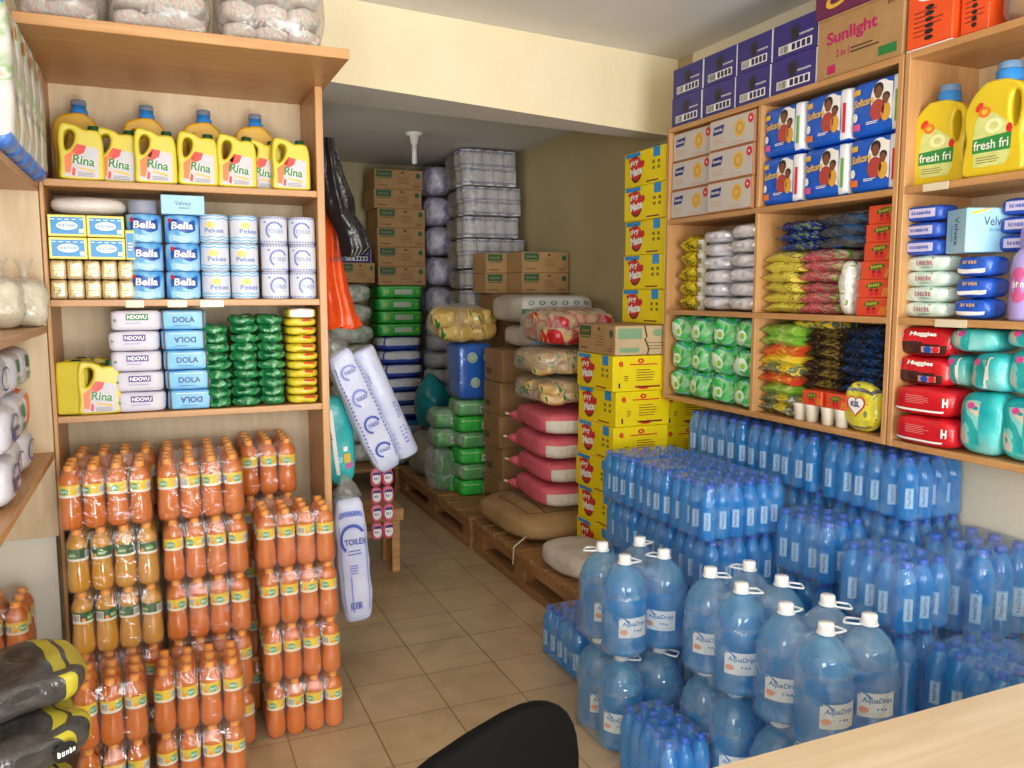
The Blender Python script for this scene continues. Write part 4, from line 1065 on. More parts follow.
single('clear_packet', sbox(.055, .1, .19, packet_mat('packet_clear', [(0, '#c9c6be'), (.5, '#dfdcd5'), (.6, '#7d9a4e'), (.68, '#e0ddd6')], 20), 3.2, 10, .006, 25, 3), 'upright clear packet squeezed between pink packets and red boxes', 'packet', (XR+.06, 2.222, z2), RR)
jam_r = mat('jam_box_red', '#d8452a', .35, vary='#dc5a2c', vscale=12)
def jam_box(w=.135, h=.061):
    mb = MB().box((-w/2, 0, 0), (w/2, .15, h), jam_r, .002); P = front(0)
    mb.ell(0, h*.68, w*.26, h*.17, mat('jam_green', '#2f6b2a', .4), P, 14, .1); mb.text('Zesta', 0, h*.68, h*.2, gold_p, front(0, .0014), w=w*.36, bold=.03, rot=.1)
    for k in range(2): mb.rect(-w*.14+k*w*.17, h*.12, -w*.02+k*w*.17, h*.42, red_p, front(0, .0014)); mb.ell(-w*.08+k*w*.17, h*.42, w*.06, h*.08, mat('jam_lid', '#8c1f1c', .4), front(0, .0018), 8)
    for k in range(4): mb.poly([(w*.25+k*w*.06, h*.1), (w*.27+k*w*.06, h*.1), (w*.33+k*w*.05, h*.55), (w*.31+k*w*.05, h*.55)], gold_p, P)
    return mb
for k in range(6):
    single('jam_box', cached('jam_box', jam_box), f'red box with green fruit print, {level(k, 6)} of the column at the double upright', 'box', (XR+.02+.004*k, 2.10-.004*k, z2+k*.0618), RR+random.uniform(-.03, .03), 'red fruit print boxes')
# ---- bottom row, first cubby: green detergent packs
z1 = S4+.001
gp = mat('green_pack', '#22b04a', .22, bump=.004, bscale=35, stops=[(.3, '#1fa846'), (.45, '#34bc5a'), (.56, '#9fd0a2'), (.61, '#2fae50'), (.72, '#0f7a32')], vscale=11, dist=1); gp_w = mat('green_pack_white', '#bfe3c4', .3, vary='#e2f1e0', vscale=20); gp_b = mat('green_pack_blue', '#2b86b8', .3)
def green_pack(k):
    w, d, h = .152, .16, .128
    mb = sbox(w, d, h, lambda f, u, v: gp_b if v > .84 else (gp_w if f == 'F' and (u < -.3+.3*(k % 2)+.25*sin(v*5+k) and v < .45+.2*sin(u*6)) else gp), 3.2, 16, .02, 15, k*1.9); P = sfront(w, d, h, 3.2, 'F', .012)
    mb.ell(.01, h*.42, .024, .024, gp_w, P, 14); mb.ell(.01, h*.42, .013, .013, mat('lime', '#8bc63f', .4), sfront(w, d, h, 3.2, 'F', .0135), 12); return mb
for c in range(4):
    for r in range(3):
        single('green_pack', cached(f'green_pack_{(c+r*2) % 4}', lambda: green_pack((c+r*2) % 4)), f'bright green pack with blue band, {level(r, 3)} of the {["column by the yellow cartons", "second column from the yellow cartons", "third column from the yellow cartons", "column against the divider"][c]}', 'packet', (XR+.095, 3.222-c*.153, z1+r*.1235), RR+random.uniform(-.2, .2), 'bright green packs')
# ---- bottom row, second cubby
kinds = [('grey_yellow', packet_mat('packet_grey_yellow', [(0, '#8d8f72'), (.4, '#6d7566'), (.5, '#e0c832'), (.6, '#7d8370'), (.7, '#c9ccc0')], 15), 'grey packet with yellow print', 2), ('lime', packet_mat('packet_lime', [(0, '#7fb63c'), (.5, '#97c552'), (.62, '#c6d98e')], 12), 'lime green packet', 1),
         ('orange', packet_mat('packet_orange', [(0, '#d4452c'), (.5, '#e2683a'), (.62, '#eac14a')], 12), 'red orange packet', 1), ('grey_yellow', None, 'grey and yellow packet', 1), ('yellow', packet_mat('packet_yellow', [(0, '#e0cb3a'), (.55, '#ead850'), (.66, '#7a8a3a')], 12), 'yellow packet', 1), ('orange', None, 'bright red packet', 1), ('lime', None, 'pale lime packet', 2)]
k = 0; pm = {a: b for a, b, c, d in kinds if b}
for kd, _, desc, n in kinds:
    for q in range(n):
        single('seed_packet', pillow(.2, .21, .05, pm[kd], 14, 10, seed=k*2.9+1, wr=.1), f'{desc}, {level(k, 9)} in the mixed stack at the divider', 'packet', (XR+.125, 2.565+random.uniform(-.008, .008), z1+k*.0385), RR+random.uniform(-.12, .12), 'mixed packets at the divider'); k += 1
pk_brown = packet_mat('packet_brown', [(0, '#3b2f26'), (.45, '#5a4632'), (.54, '#8d7a34'), (.6, '#41342a'), (.7, '#6b5a45')], 18)
pstack('brown_packet', pk_brown, 6, 'dark brown packet', 'dark brown packets', 2.375, .17, .18, .2, .046, .0385, z1+.112, desc='in the stack behind the cups')
pk_navy = packet_mat('packet_navy', [(0, '#262a36'), (.45, '#31364a'), (.55, '#2a5c9e'), (.6, '#23262f'), (.7, '#596072')], 14)
pstack('navy_packet', pk_navy, 7, 'dark blue black packet', 'dark blue packets', 2.165, .16, .24, .2, .044, .034, z1+.112, desc='in the stack by the double upright')
single('seed_packet', pillow(.2, .18, .045, pm['grey_yellow'], 14, 10, seed=9, wr=.1), 'yellow black packet lying on the dark brown stack', 'packet', (XR+.14, 2.42, z1+.343), RR, 'mixed packets at the divider')
# low support: packets lying behind the cups
pstack('brown_packet', pk_brown, 2, 'squashed brown packet', 'dark brown packets', 2.375, .22, .18, .16, .056, .0555, z1, desc='low behind the cups', key='brown_low')
pstack('navy_packet', pk_navy, 2, 'squashed black packet', 'dark blue packets', 2.165, .22, .24, .14, .056, .0555, z1, desc='low behind the heart bag', key='navy_low')
def cup():
    return MB().lathe([(0, 0), (.021, 0), (.027, .058), (.0285, .06), (.0285, .0635), (.024, .064), (0, .0642)], mat('cup_white', '#ece6d2', .35), 18, cap=False)
for i, px in enumerate([800, 812, 828, 842]):
    rput('lidded_cup', cached('cup', cup), ['small white lidded cup nearest the divider', 'small white lidded cup second from the divider', 'small white lidded cup third from the divider', 'small white lidded cup next to the heart bag'][i], 'cup', px, 422, z1, .035+.004*(i % 2), 'white lidded cups')
for i, px in enumerate([812, 836]):
    rput('jam_box', cached('jam_box_s', lambda: jam_box(.098, .055)), ['red fruit print box lying on the cups, toward the divider', 'red fruit print box lying on the cups, toward the heart bag'][i], 'box', px, 394, z1+.0645, .012, 'red fruit print boxes')
heart = packet_mat('packet_heart', [(0, '#d9cf3a'), (.5, '#e3da48'), (.6, '#7d8f52'), (.68, '#dfd646')], 13)
def heart_bag():
    w, d, h = .15, .06, .17
    mb = sbox(w, d, h, lambda f, u, v: heart if v < .75 else film_dull, 3, 14, .006, 20, 1); P = sfront(w, d, h, 3, 'F', .007); P2 = sfront(w, d, h, 3, 'F', .009); P3 = sfront(w, d, h, 3, 'F', .0105)
    hp = lambda s: [(s*16*sin(t)**3/17, h*.55+s*(13*cos(t)-5*cos(2*t)-2*cos(3*t)-cos(4*t))/17) for t in [2*pi*i/24 for i in range(24)]]
    mb.poly(hp(.045), red_p, P); mb.poly(hp(.038), white_p, P2); mb.text('KSL', 0, h*.57, .02, navy_p, P3, w=.04, bold=.04); return mb
rput('heart_bag', heart_bag(), 'yellow bag with red outlined heart and dark blue lettering', 'packet', 863, 424, z1, .045)

# ---- near bay, top: softener jugs
soft_y = mat('softener_yellow', '#dcc22a', .35, vary='#d5b922', vscale=5)
def softener_body(W=.185, H=.255, D=.12):
    n = lambda pts: [(x*W-W/2, z*H) for x, z in pts]
    ring = smooth_ring(n([(.04, .015), (.25, 0), (.75, 0), (.96, .015), (1, .1), (.985, .25), (.96, .4), (1, .58), (1.02, .72), (.98, .84), (.86, .93), (.7, .98), (.6, 1), (.36, 1), (.3, .985), (.16, .9), (.05, .78), (0, .66), (.02, .52), (.05, .4), (.02, .25), (0, .1)]), 3)
    hole = smooth_ring(n([(.8, .5), (.76, .62), (.76, .76), (.8, .84), (.87, .82), (.9, .7), (.885, .57), (.85, .49)]), 3)
    return outline(ring, [hole], D, .0095, soft_y, res=3)
def softener_label(W=.185, H=.255, D=.12):
    mb = MB(); P = lambda e: (lambda p: (p[0]*W-W/2, -D/2-e, p[1]*H))
    mb.poly([(.22, .1), (.72, .1), (.8, .2), (.8, .42), (.72, .55), (.5, .66), (.3, .68), (.22, .6), (.18, .4)], mat('softener_pale', '#d8dc8e', .4, vary='#c3d07a', vscale=30), P(.0006))
    mb.poly([(.19, .25), (.8, .25), (.81, .43), (.19, .4)], mat('softener_green', '#2c8a3e', .4), P(.0012))
    mb.text('fresh fri', .49, .33, .1, white_p, P(.002), w=.56, bold=.01); mb.ell(.36, .68, .1, .06, lab_orange, P(.0018), 16); mb.ell(.36, .68, .05, .03, gold_p, P(.0024), 12); mb.ell(.27, .74, .07, .04, lab_red, P(.0015), 12, .5)
    mb.ell(.52, .52, .14, .08, mat('softener_rose', '#e9ecb4', .4), P(.0016), 16, inner=.5); mb.ell(.77, .47, .05, .05, red_p, P(.0018), 12); mb.lines(.26, .14, .7, .22, 3, mat('softener_brown', '#8b6a3a', .5), P(.0014), .3); return mb
def softener_jug(label, px, py, dx, rz, sc=1.0):
    y = hx(px, py, XR+dx).y
    t = thing('softener_jug', label, 'jug', (XR+dx, y, z3), RR+rz, 'yellow softener jugs'); t.scale = (sc, sc, sc)
    obj('body', cached('softener_body', softener_body), t); obj('label', cached('softener_label', softener_label), t)
    c = obj('cap', cached('softener_cap', lambda: MB().lathe([(.034, 0), (.034, .03), (.03, .033), (.0, .033)], cap_blue, 22, cap=False)), t, (-.004, 0, .254))
    obj('measuring_cup', cached('softener_cup', lambda: MB().lathe([(.031, .033), (.0295, .052), (.027, .054), (0, .0545)], mat('cup_blue_grey', '#6d8fb4', .25), 22, cap=False)), c)
softener_jug('yellow softener jug tucked against the double upright', 947, 165, .11, .12, 1.0)
softener_jug('yellow softener jug with full label and open handle, front of shelf', 1006, 155, .075, .0, 1.04)
softener_jug('yellow softener jug half out of view at the shelf end', 1080, 150, .215, -.1, 1.0)
# ---- near bay, middle
soap_b = mat('soap_wrapper_blue', '#2148b0', .25, bump=.003, bscale=40, vary='#3560c6', vscale=20)
def soap_bar(k):
    w, d, h = .135, .09, .05
    mb = sbox(w, d, h, soap_b, 5, 10, .003, 25, k); P = sfront(w, d, h, 5, 'F', .0035); P2 = sfront(w, d, h, 5, 'F', .0045)
    mb.rect(-.048, h*.24, .05, h*.78, mat('soap_label', '#c9c4e6', .4), P, 6); mb.text('lavender', 0, h*.5, .014, soap_b, P2, w=.07, bold=.02); return mb
for k in range(3):
    rput('soap_bar', cached(f'soap_bar_{k}', lambda: soap_bar(k)), f'blue wrapped soap bar, {level(k, 3)} beside the pale blue tissue box', 'soap', 931, 225, z2+.196+k*.053, .07, 'blue soap bars', rz=random.uniform(-.06, .06))
    rput('soap_bar', cached(f'soap_bar_{k}', lambda: soap_bar(k)), f'blue wrapped soap bar, {level(k, 3)} behind the tissue box at the shelf end', 'soap', 1030, 225, z2+.196+k*.053, .13, 'blue soap bars', rz=.1)
def velvex2():
    w, d, h = .115, .145, .13
    mb = MB().box((-w/2, -d/2, 0), (w/2, d/2, h), velvet_b, .003); P = lambda p: (w/2+.0008, p[0], p[1]); mid = mat('mid_blue', '#4a8fc0', .5)
    mb.text('Velvex', .018, h*.7, .026, navy_p, P, w=.08); mb.text('tissues', .02, h*.5, .011, mid, P, w=.05); mb.poly([(-.06, h*.9), (-.02, h*.98), (.0, h*.98), (-.055, h*.84)], gold_p, P)
    Q = front(-d/2); mb.text('Velvex', .004, h*.5, .026, navy_p, Q, w=.085, rot=-pi/2); mb.text('tissues', -.024, h*.45, .011, mid, Q, w=.05, rot=-pi/2)
    return mb
rput('tissue_box', velvex2(), 'pale blue tissue box turned on the stacks under the softener jugs', 'box', 980, 235, z2+.1975, .09, rz=-.42)
wipe_m = packet_mat('wipe_packet', [(0, '#cfe3da'), (.5, '#e2eee8'), (.58, '#8fc3b4'), (.66, '#dcebe5'), (.72, '#d9a3b4')], 10)
def wipes(k):
    w, d, h = .168, .1, .05
    mb = sbox(w, d, h, wipe_m, 3.6, 12, .004, 20, k); P = sfront(w, d, h, 3.6, 'F', .005); mb.text('Velvet', .01, h*.52, .018, mat('wine_red', '#a83b56', .4), P, w=.06, bold=.02, shear=.2); mb.lines(.0, h*.2, .05, h*.32, 2, green_p, P); return mb
for k in range(4):
    rput('wipes_packet', cached(f'wipes_{k % 2}', lambda: wipes(k)), f'pale green wipes packet, {level(k, 4)} of its stack at the double upright', 'packet', 932, 300, z2+k*.0485, .075, 'pale green wipes packets', rz=random.uniform(-.05, .05))
bar_b = mat('deep_blue_wrapper', '#1748b4', .2, bump=.004, bscale=40, vary='#2d63cf', vscale=16)
def blue_bar(k):
    w, d, h = .125, .1, .062
    mb = sbox(w, d, h, lambda f, u, v: white_p if (f == 'F' and v < -.35 and v > -.75 and abs(u) < .8) else bar_b, 3.8, 14, .005, 25, k); P = sfront(w, d, h, 3.8, 'F', .006); mb.text('sunny', 0, h*.68, .014, gold_p, P, w=.05, bold=.03, shear=.2); return mb
for k in range(3):
    rput('blue_packet', cached(f'blue_bar_{k}', lambda: blue_bar(k)), f'deep blue packet with white band, {level(k, 3)} of the stack beside the lavender bottle', 'packet', 981, 298, z2+k*.063, .07, 'deep blue packets', rz=random.uniform(-.05, .05))
lav = mat('lavender_plastic', '#a79ad8', .3)
t = thing('lavender_bottle', 'lavender spray bottle standing at the end of the middle shelf', 'bottle', (XR+.06, ry(1022, 300, .06)-.02, z2), RR)
obj('body', MB().lathe([(0, 0), (.045, 0), (.05, .01), (.05, .14), (.044, .18), (.03, .2), (.026, .205)], lav, 24, cap=False), t)
obj('cap', MB().lathe([(.03, .204), (.03, .25), (.026, .26), (0, .262)], mat('lavender_cap', '#8f80cf', .3), 20, cap=False), t)
obj('label', MB().ell(0, .1, .03, .05, mat('label_rose', '#c55b92', .4), cyl(.05, -90, .001), 18).text('dew', 0, .1, .02, white_p, cyl(.05, -90, .0018), w=.035, bold=.02), t)
# ---- near bay, bottom: red wipes and teal diaper packs
red_pk = mat('red_pack', '#d0222c', .25, bump=.003, bscale=25, vary='#c41a26', vscale=10); choc = mat('pack_brown', '#46221f', .3); pink_ph = mat('pack_photo', '#cf9a92', .4)
def red_wipes(k, facing):
    w, d, h = .22, .14, .092
    def m(f, u, v):
        if facing and f == 'F' and v < -.05-.25*max(0, u)**2: return choc
        return red_pk
    mb = sbox(w, d, h, m, 4.5, 18, .006, 14, k); P = sfront(w, d, h, 4.5, 'F', .0065); P2 = sfront(w, d, h, 4.5, 'F', .008)
    if facing:
        mb.text('Huggies', .02, h*.78, .019, white_p, P, w=.1, bold=.045); mb.ell(-.075, h*.72, .022, .02, mat('pack_grey', '#b9a3a8', .4), P, 14); mb.rect(.015, h*.14, .085, h*.36, pink_ph, P, 4); mb.ell(.04, h*.25, .014, .012, blue_p, P2, 10); mb.ell(.07, h*.25, .013, .012, red_p, P2, 10); mb.rect(-.07, h*.1, -.06, h*.45, pink_ph, P, 1, 3)
    else:
        mb.lines(-.05, h*.45, .04, h*.75, 5, mat('pink_lines', '#e58a8a', .5), P, .3); mb.rect(-.1, h*.16, .09, h*.24, white_p, P, 12); mb.text('H', .095, h*.55, .03, white_p, P, bold=.05)
    return mb
for k in range(4):
    rput('wipes_pack', red_wipes(k, k > 1), f'glossy red wipes pack, {level(k, 4)} of the stack at the double upright', 'wipes pack', [936, 935, 932, 934][k], [425, 400, 370, 340][k], z1+k*.0925, [.055, .065, .09, .095][k], 'glossy red wipes packs', rz=[.0, .06, -.03, .02][k])
teal = mat('teal_diaper_pack', '#17a3a8', .25, bump=.004, bscale=22, stops=[(.35, '#149aa2'), (.55, '#3bb9bb'), (.7, '#8fd0cc')], vscale=7)
teal_p = packet_mat('teal_print', [(0, '#2aa7a8'), (.45, '#7cc4c0'), (.55, '#c9b9a8'), (.62, '#1f9aa0'), (.7, '#e2e6dc')], 9)
def teal_pack(w, d, h, k):
    mb = sbox(w, d, h, lambda f, u, v: (teal_p if (f == 'F' and -.75 < u < .1 and abs(v) < .75) else (white_p if (f == 'F' and abs(u-.25-.1*v) < .1 and k % 2) else teal)), 3.6, 16, .008, 14, k); P = sfront(w, d, h, 3.6, 'F', .009)
    mb.ell(-w*.1, h*.8, .012, .012, mat('tag_magenta', '#c83f8a', .4), P, 10); return mb
for (px, py, dz, dx, w, d, h, lab, rz) in [
        (990, 440, 0, .07, .145, .14, .19, 'teal diaper pack standing beside the lowest red packs', .05), (1036, 448, 0, .08, .15, .14, .19, 'teal diaper pack standing at the end of the lowest shelf', 0),
        (969, 390, .192, .11, .085, .14, .1, 'teal diaper pack end with gathered folds beside the red packs', 0), (1001, 390, .192, .07, .13, .14, .11, 'teal diaper pack with white corner in the middle layer', -.2), (1040, 390, .192, .08, .13, .14, .13, 'teal diaper pack in the middle layer at the shelf end', 0),
        (984, 340, .302, .09, .165, .14, .072, 'teal diaper pack lying at the top of the pile under the board', 0), (1040, 345, .324, .085, .14, .14, .055, 'teal diaper pack squeezed at the top of the shelf end', 0)]:
    rput('diaper_pack', teal_pack(w, d, h, int(px)), lab, 'diaper pack', px, py, z1+dz, dx, 'teal diaper packs', rz=rz)
# ================================================================== pallets
pal_w = wood('pallet_wood', '#a8794a', '#8a5f38', .75, 1, 7, .001); pal_x = wood('pallet_deck_wood', '#b0824f', '#93683e', .75, 0, 7, .001)
def pallet(name, label, x0, x1, y0, y1, H=.19):
    t = thing(name, label, 'pallet', ((x0+x1)/2, (y0+y1)/2, 0), 0, 'wooden pallets in the store'); w, d = x1-x0, y1-y0
    for sx in (-1, 0, 1):
        xx = sx*(w/2-.045)
        obj('bottom_runner', MB().box((xx-.045, -d/2, 0), (xx+.045, d/2, .045), pal_w, .003), t)
        for sy in (-1, 0, 1): obj('block', MB().box((xx-.04, sy*(d/2-.07)-.07, .045), (xx+.04, sy*(d/2-.07)+.07, .115), pal_w, .003), t)
        obj('stringer', MB().box((xx-.045, -d/2, .115), (xx+.045, d/2, .165), pal_w, .003), t)
    n = 8; p = d/n
    for k in range(n): obj('deck_board', MB().box((-w/2-.004, -d/2+k*p+.006, .165), (w/2, -d/2+(k+1)*p-.012, H), pal_x, .003), t)
    return t
pallet('pallet', 'wooden pallet carrying the brown sack and pink sacks', 1.64, 2.50, 3.10, 4.39)
pallet('pallet', 'wooden pallet carrying the green packs and brown cartons', 1.63, 2.50, 4.43, 5.95)
pallet('pallet', 'wooden pallet across the back wall under the blue diaper bags', .85, 2.45, 6.0, 6.68)

# ================================================================== yellow cartons
yel = mat('yellow_carton', '#f0d800', .5, vary='#e8cf00', vscale=5); yel_d = mat('yellow_carton_edge', '#b99e12', .6)
fm_blue = mat('carton_tape_blue', '#2b8fd8', .3); fm_br = mat('logo_brown', '#7b2a1c', .5); fm_red = mat('logo_red', '#cf2a2a', .5)
def fry_carton(L, w, h):
    "long side L faces local -Y (the logo); the end, w wide, faces local +X"
    mb = MB().box((-L/2, 0, 0), (L/2, w, h), yel, .003); P = front(0); P2 = front(0, .0014); P3 = front(0, .0022); P4 = front(0, .003)
    mb.ell(-L*.2, h*.48, h*.34, h*.38, fm_br, P, 22); mb.ell(-L*.2, h*.52, h*.33, h*.33, fm_red, P2, 20); mb.ell(-L*.04, h*.62, h*.12, h*.11, fm_red, P, 6, .4); mb.poly([(-L*.4, h*.8), (-L*.2, h*.9), (-L*.16, h*.8), (-L*.36, h*.68)], fm_red, P)
    mb.text('Fry', -L*.23, h*.68, h*.2, white_p, P3, w=L*.2, bold=.04, rot=.18, shear=.1); mb.text('Mate', -L*.19, h*.43, h*.25, white_p, P3, w=L*.3, bold=.05, rot=.12)
    mb.rect(-L*.46, h*.86, -L*.1, h*.98, fm_blue, P); mb.rect(L*.22, h*.72, L*.38, h*.995, fm_blue, P); mb.rect(L*.22, h+.0, L*.38, h+.0, fm_blue, P)
    for a in range(2):
        for b in range(2): mb.rect(L*(.2+.12*a), h*(.38+.16*b), L*(.26+.12*a), h*(.47+.16*b), mat('olive_print', '#8a7a20', .6), P)
    mb.lines(L*.05, h*.06, L*.4, h*.14, 1, fm_br, P, .5)
    E = lambda p: (L/2+.0008, w/2+p[0], p[1]); E2 = lambda p: (L/2+.0016, w/2+p[0], p[1])
    mb.text('e', -w*.36, h*.78, h*.16, fm_red, E, bold=.03); mb.ell(0, h*.86, w*.06, h*.07, fm_red, E, 12, inner=.4); mb.lines(-w*.2, h*.74, w*.36, h*.8, 1, fm_red, E, .6)
    mb.lines(-w*.08, h*.3, w*.26, h*.66, 5, fm_br, E, .3); mb.lines(-w*.1, h*.1, w*.4, h*.2, 1, fm_br, E, .5); mb.rect(-w*.4, h*.1, -w*.37, h*.24, black_p, E); mb.ell(w*.05, h*.1, w*.1, h*.05, fm_red, E, 10)
    mb.lines(-w*.3, h*.3, -w*.22, h*.48, 3, fm_br, E, .4)
    return mb
YH = .1685; GYC = 'yellow cartons with red round logo'
yc = cached('fry_carton', lambda: fry_carton(.365, .30, .167)); yc2 = cached('fry_carton_w', lambda: fry_carton(.37, .29, .167))
for k in range(6):
    single('yellow_carton', yc, f'yellow carton with round logo, {level(k, 6)} of the front stack by the pink sacks', 'carton', (1.95+.008*sin(k*2.1), 3.335+.1825, .192+k*YH), RR+.02*sin(k*3.3), GYC)
    if k: single('yellow_carton', yc2, f'yellow carton with round logo, {level(k-1, 5)} of the rear stack under the wall shelf', 'carton', (2.262, 3.575, .192+.145+(k-1)*YH), RR, GYC)
single('carton_riser', MB().box((-.18, 0, 0), (.18, .27, .144), card, .003).rect(-.03, 0, .03, .144, tape, front(0)), 'low brown carton under the rear yellow stack', 'carton', (2.262, 3.575, .191), RR)
ztop = .192+.145+5*YH+.001
for k in range(5):
    single('yellow_carton', yc2, f'yellow carton with round logo, {level(k, 5)} of the high column by the wall shelf', 'carton', (2.215+.006*sin(k*4), 3.525+.006*cos(k*3), 1.346+k*YH), RR+.02*sin(k*2.2+1), GYC)
# brown carton on the front yellow stack
pale_c = mat('pale_cardboard', '#c9b08a', .7, vary='#bea57e', vscale=10)
def brown_label_carton(L, w, h, pale=False):
    mb = MB().box((-L/2, 0, 0), (L/2, w, h), card, .003); P = front(0); P2 = front(0, .0014)
    gd = mat('carton_green', '#2c5a36', .6)
    mb.rect(-L*.46, h*.6, -L*.14, h*.94, gd, P); mb.rect(-L*.44, h*.52, -L*.16, h*.56, gd, P); mb.text('FRESCO', -L*.3, h*.76, h*.12, card, P2, w=L*.22, bold=.03)
    mb.ell(L*.4, h*.72, L*.05, h*.14, gd, P, 12); mb.lines(-L*.02, h*.3, L*.25, h*.7, 4, kraft_print, P, .2); mb.lines(-L*.42, h*.15, -L*.2, h*.24, 1, kraft_print, P); mb.lines(L*.3, h*.12, L*.45, h*.28, 2, kraft_print, P, .3); mb.ell(L*.08, h*.86, L*.035, h*.06, kraft_print, P, 8)
    E = lambda p: (L/2+.0008, w/2+p[0], p[1])
    mb.rect(-w/2+.003, .003, w/2-.003, h-.003, pale_c if pale else card, E); E2 = lambda p: (L/2+.0016, w/2+p[0], p[1])
    mb.rect(-w*.45, h*.55, -w*.0, h*.9, mat('pale_green_print', '#7fa07c', .6), E2); mb.rect(-w*.42, h*.1, -w*.05, h*.25, mat('pale_green_print', '#7fa07c', .6), E2); mb.ell(w*.3, h*.75, w*.1, h*.13, mat('pale_green_print', '#7fa07c', .6), E2, 12); mb.lines(w*.1, h*.2, w*.45, h*.5, 3, kraft_print, E2, .2); mb.poly([(w*.03, h), (w*.08, h*.6), (w*.04, h*.55), (w*.12, h*.2), (w*.09, 0), (w*.12, 0), (w*.15, h*.2), (w*.07, h*.56), (w*.11, h*.62), (w*.06, h)], kraft_print, E2)
    return mb
single('brown_carton', brown_label_carton(.36, .29, .14, True), 'brown carton with green print and a pale torn label, on the front yellow stack', 'carton', (1.952, 3.52, .192+6*YH+.001), RR)

# ================================================================== sacks on the near pallet
jute = mat('woven_brown_sack', '#a8875c', .8, bump=.002, bscale=120, vary='#98774c', vscale=9); sack_line = mat('sack_line', '#3a2e22', .8); string = mat('sack_string', '#cfc3a8', .8)
def brown_sack():
    w, d, h = .52, .74, .165
    wp = lambda p: (p.x, p.y, p.z*(1-.3*max(0, (abs(p.y)/(d/2))**3)))
    mb = sbox(w, d, h, jute, 3.6, 24, .010, 6, 3, warp=wp); P = sfront(w, d, h, 3.6, 'T', .010, wp)
    for (a, b, c, e) in ((-.22, -.31, .1, -.302), (-.22, .1, .1, .108), (-.22, -.31, -.212, .108), (-.1, -.31, -.092, .108), (-.22, -.1, -.1, -.094)): mb.rect(a, b, c, e, sack_line, P, 14, 14)
    mb.tube([(-.22, -.335, .06), (-.26, -.36, .05), (-.315, -.37, .02), (-.322, -.375, -.07)], .004, string, 6)
    return mb
t = single('brown_sack', brown_sack(), 'big brown woven sack with black line print lying on the pallet', 'sack', (1.905, 4.092, .205), .03)
white_s = mat('white_woven_sack', '#cfc4b8', .75, bump=.003, bscale=90, vary='#b9aa9c', vscale=8)
single('white_sack', sbox(.285, .40, .12, white_s, 3.4, 18, .010, 9, 5), 'small off white sack lying at the pallet end by the water', 'sack', (1.785, 3.36, .199), .0)
pink_s = mat('pink_sack', '#d4626f', .6, bump=.002, bscale=110, vary='#c65462', vscale=10); pink_w = mat('pink_sack_white', '#d9d2c4', .6, bump=.003, bscale=70, vary='#c9c1b2', vscale=16)
def pink_sack(k):
    w, d, h = .43, .50, .124
    def wp(p):
        t = p.y/(d/2); return (p.x+.025*max(0, t)*(1 if p.x < 0 else 0), p.y, p.z*(1-.45*max(0, t)**3)+.016*sin(t*2)*(1-abs(p.x)/w))
    mb = sbox(w, d, h, lambda f, u, v: pink_w if (f == 'F' and v < .35) else pink_s, 4.6, 20, .006, 8, k, warp=wp)
    mb.tube([(-w*.34, d*.38, h*.3), (-w*.44, d*.46, h*.34), (-w*.49, d*.5, h*.36)], lambda t: .035*(1-t)+.007, pink_s, 8); mb.tube([(-w*.49, d*.5, h*.36), (-w*.53, d*.53, h*.4)], .008, string, 6)
    for i in range(9): mb.rect(-w*.36+i*w*.085, h*.2, -w*.36+i*w*.085+.004, h*.58, mat('sack_seam', '#bdb4a4', .7), sfront(w, d, h, 3.6, 'F', .006, wp), 1, 3)
    return mb
for k in range(4):
    single('pink_sack', cached(f'pink_sack_{k % 3}', lambda: pink_sack(k)), f'pink and white sack, {level(k, 4)} of the pile on the brown sack', 'sack', (2.02+.012*sin(k*2.), 4.025+.008*cos(k),   .378+k*.130), .04*sin(k*1.7), 'pink and white sacks')
# bags of snacks above the sacks
crisp_g = packet_mat('crisp_bag_green', [(0, '#c29c62'), (.45, '#d6b478'), (.56, '#3f7f38'), (.66, '#e0c68e')], 7)
crisp_r = packet_mat('crisp_bag_red', [(0, '#c0925e'), (.36, '#cfa472'), (.47, '#b3242c'), (.58, '#d8b03c'), (.61, '#b3242c'), (.7, '#d2ac7a')], 6)
crisp_y = packet_mat('crisp_bag_gold', [(0, '#cda659'), (.45, '#dcbc72'), (.58, '#3f7a34'), (.66, '#e4c98c')], 7)
def snack_bag(name, label, m, w, d, h, loc, rz, seed, n=3.4):
    t = thing(name, label, 'snack bag', loc, rz, 'clear sacks of snack packets'); rnd = random.Random(seed)
    for k in range(3):
        for i in range(4):
            x = (-.28+.19*i)*w+rnd.uniform(-.02, .02); y = (-.27 if k < 2 else .0)*d
            o = obj('snack_packet', cached(f'snack_{m.name}_{i % 3}', lambda: sbox(.15, .17, .085, m, 2.8, 12, .012, 20, i*3.1)), t, (x, y, .006+h*[.0, .34, .38][k]), rot=(rnd.uniform(-.15, .15), rnd.uniform(-.2, .2), rnd.uniform(-.8, .8))); o.scale = (1, 1, h*.5/.085)
    obj('filling', sbox(w*.9, d*.88, h*.9, m, n, 16, .012, 13, seed), t, (0, .02, .004)); obj('bag_film', sbox(w, d, h, bag_clear, n, 16, .010, 13, seed), t)
    return t
z0 = .378+4*.130+.01
snack_bag('snack_sack', 'clear sack of green and gold snack packets lying on the top pink sack', crisp_g, (.44), .46, .146, (2.02, 4.03, z0), .1, 1)
snack_bag('snack_sack', 'clear sack of green and gold snack packets under the red one', crisp_g, .46, .46, .146, (2.01, 4.03, z0+.157), -.1, 2)
snack_bag('snack_sack', 'clear sack of red and yellow snack packets beside the yellow cartons', crisp_r, .42, .44, .2, (2.04, 4.03, z0+.314), .12, 3)
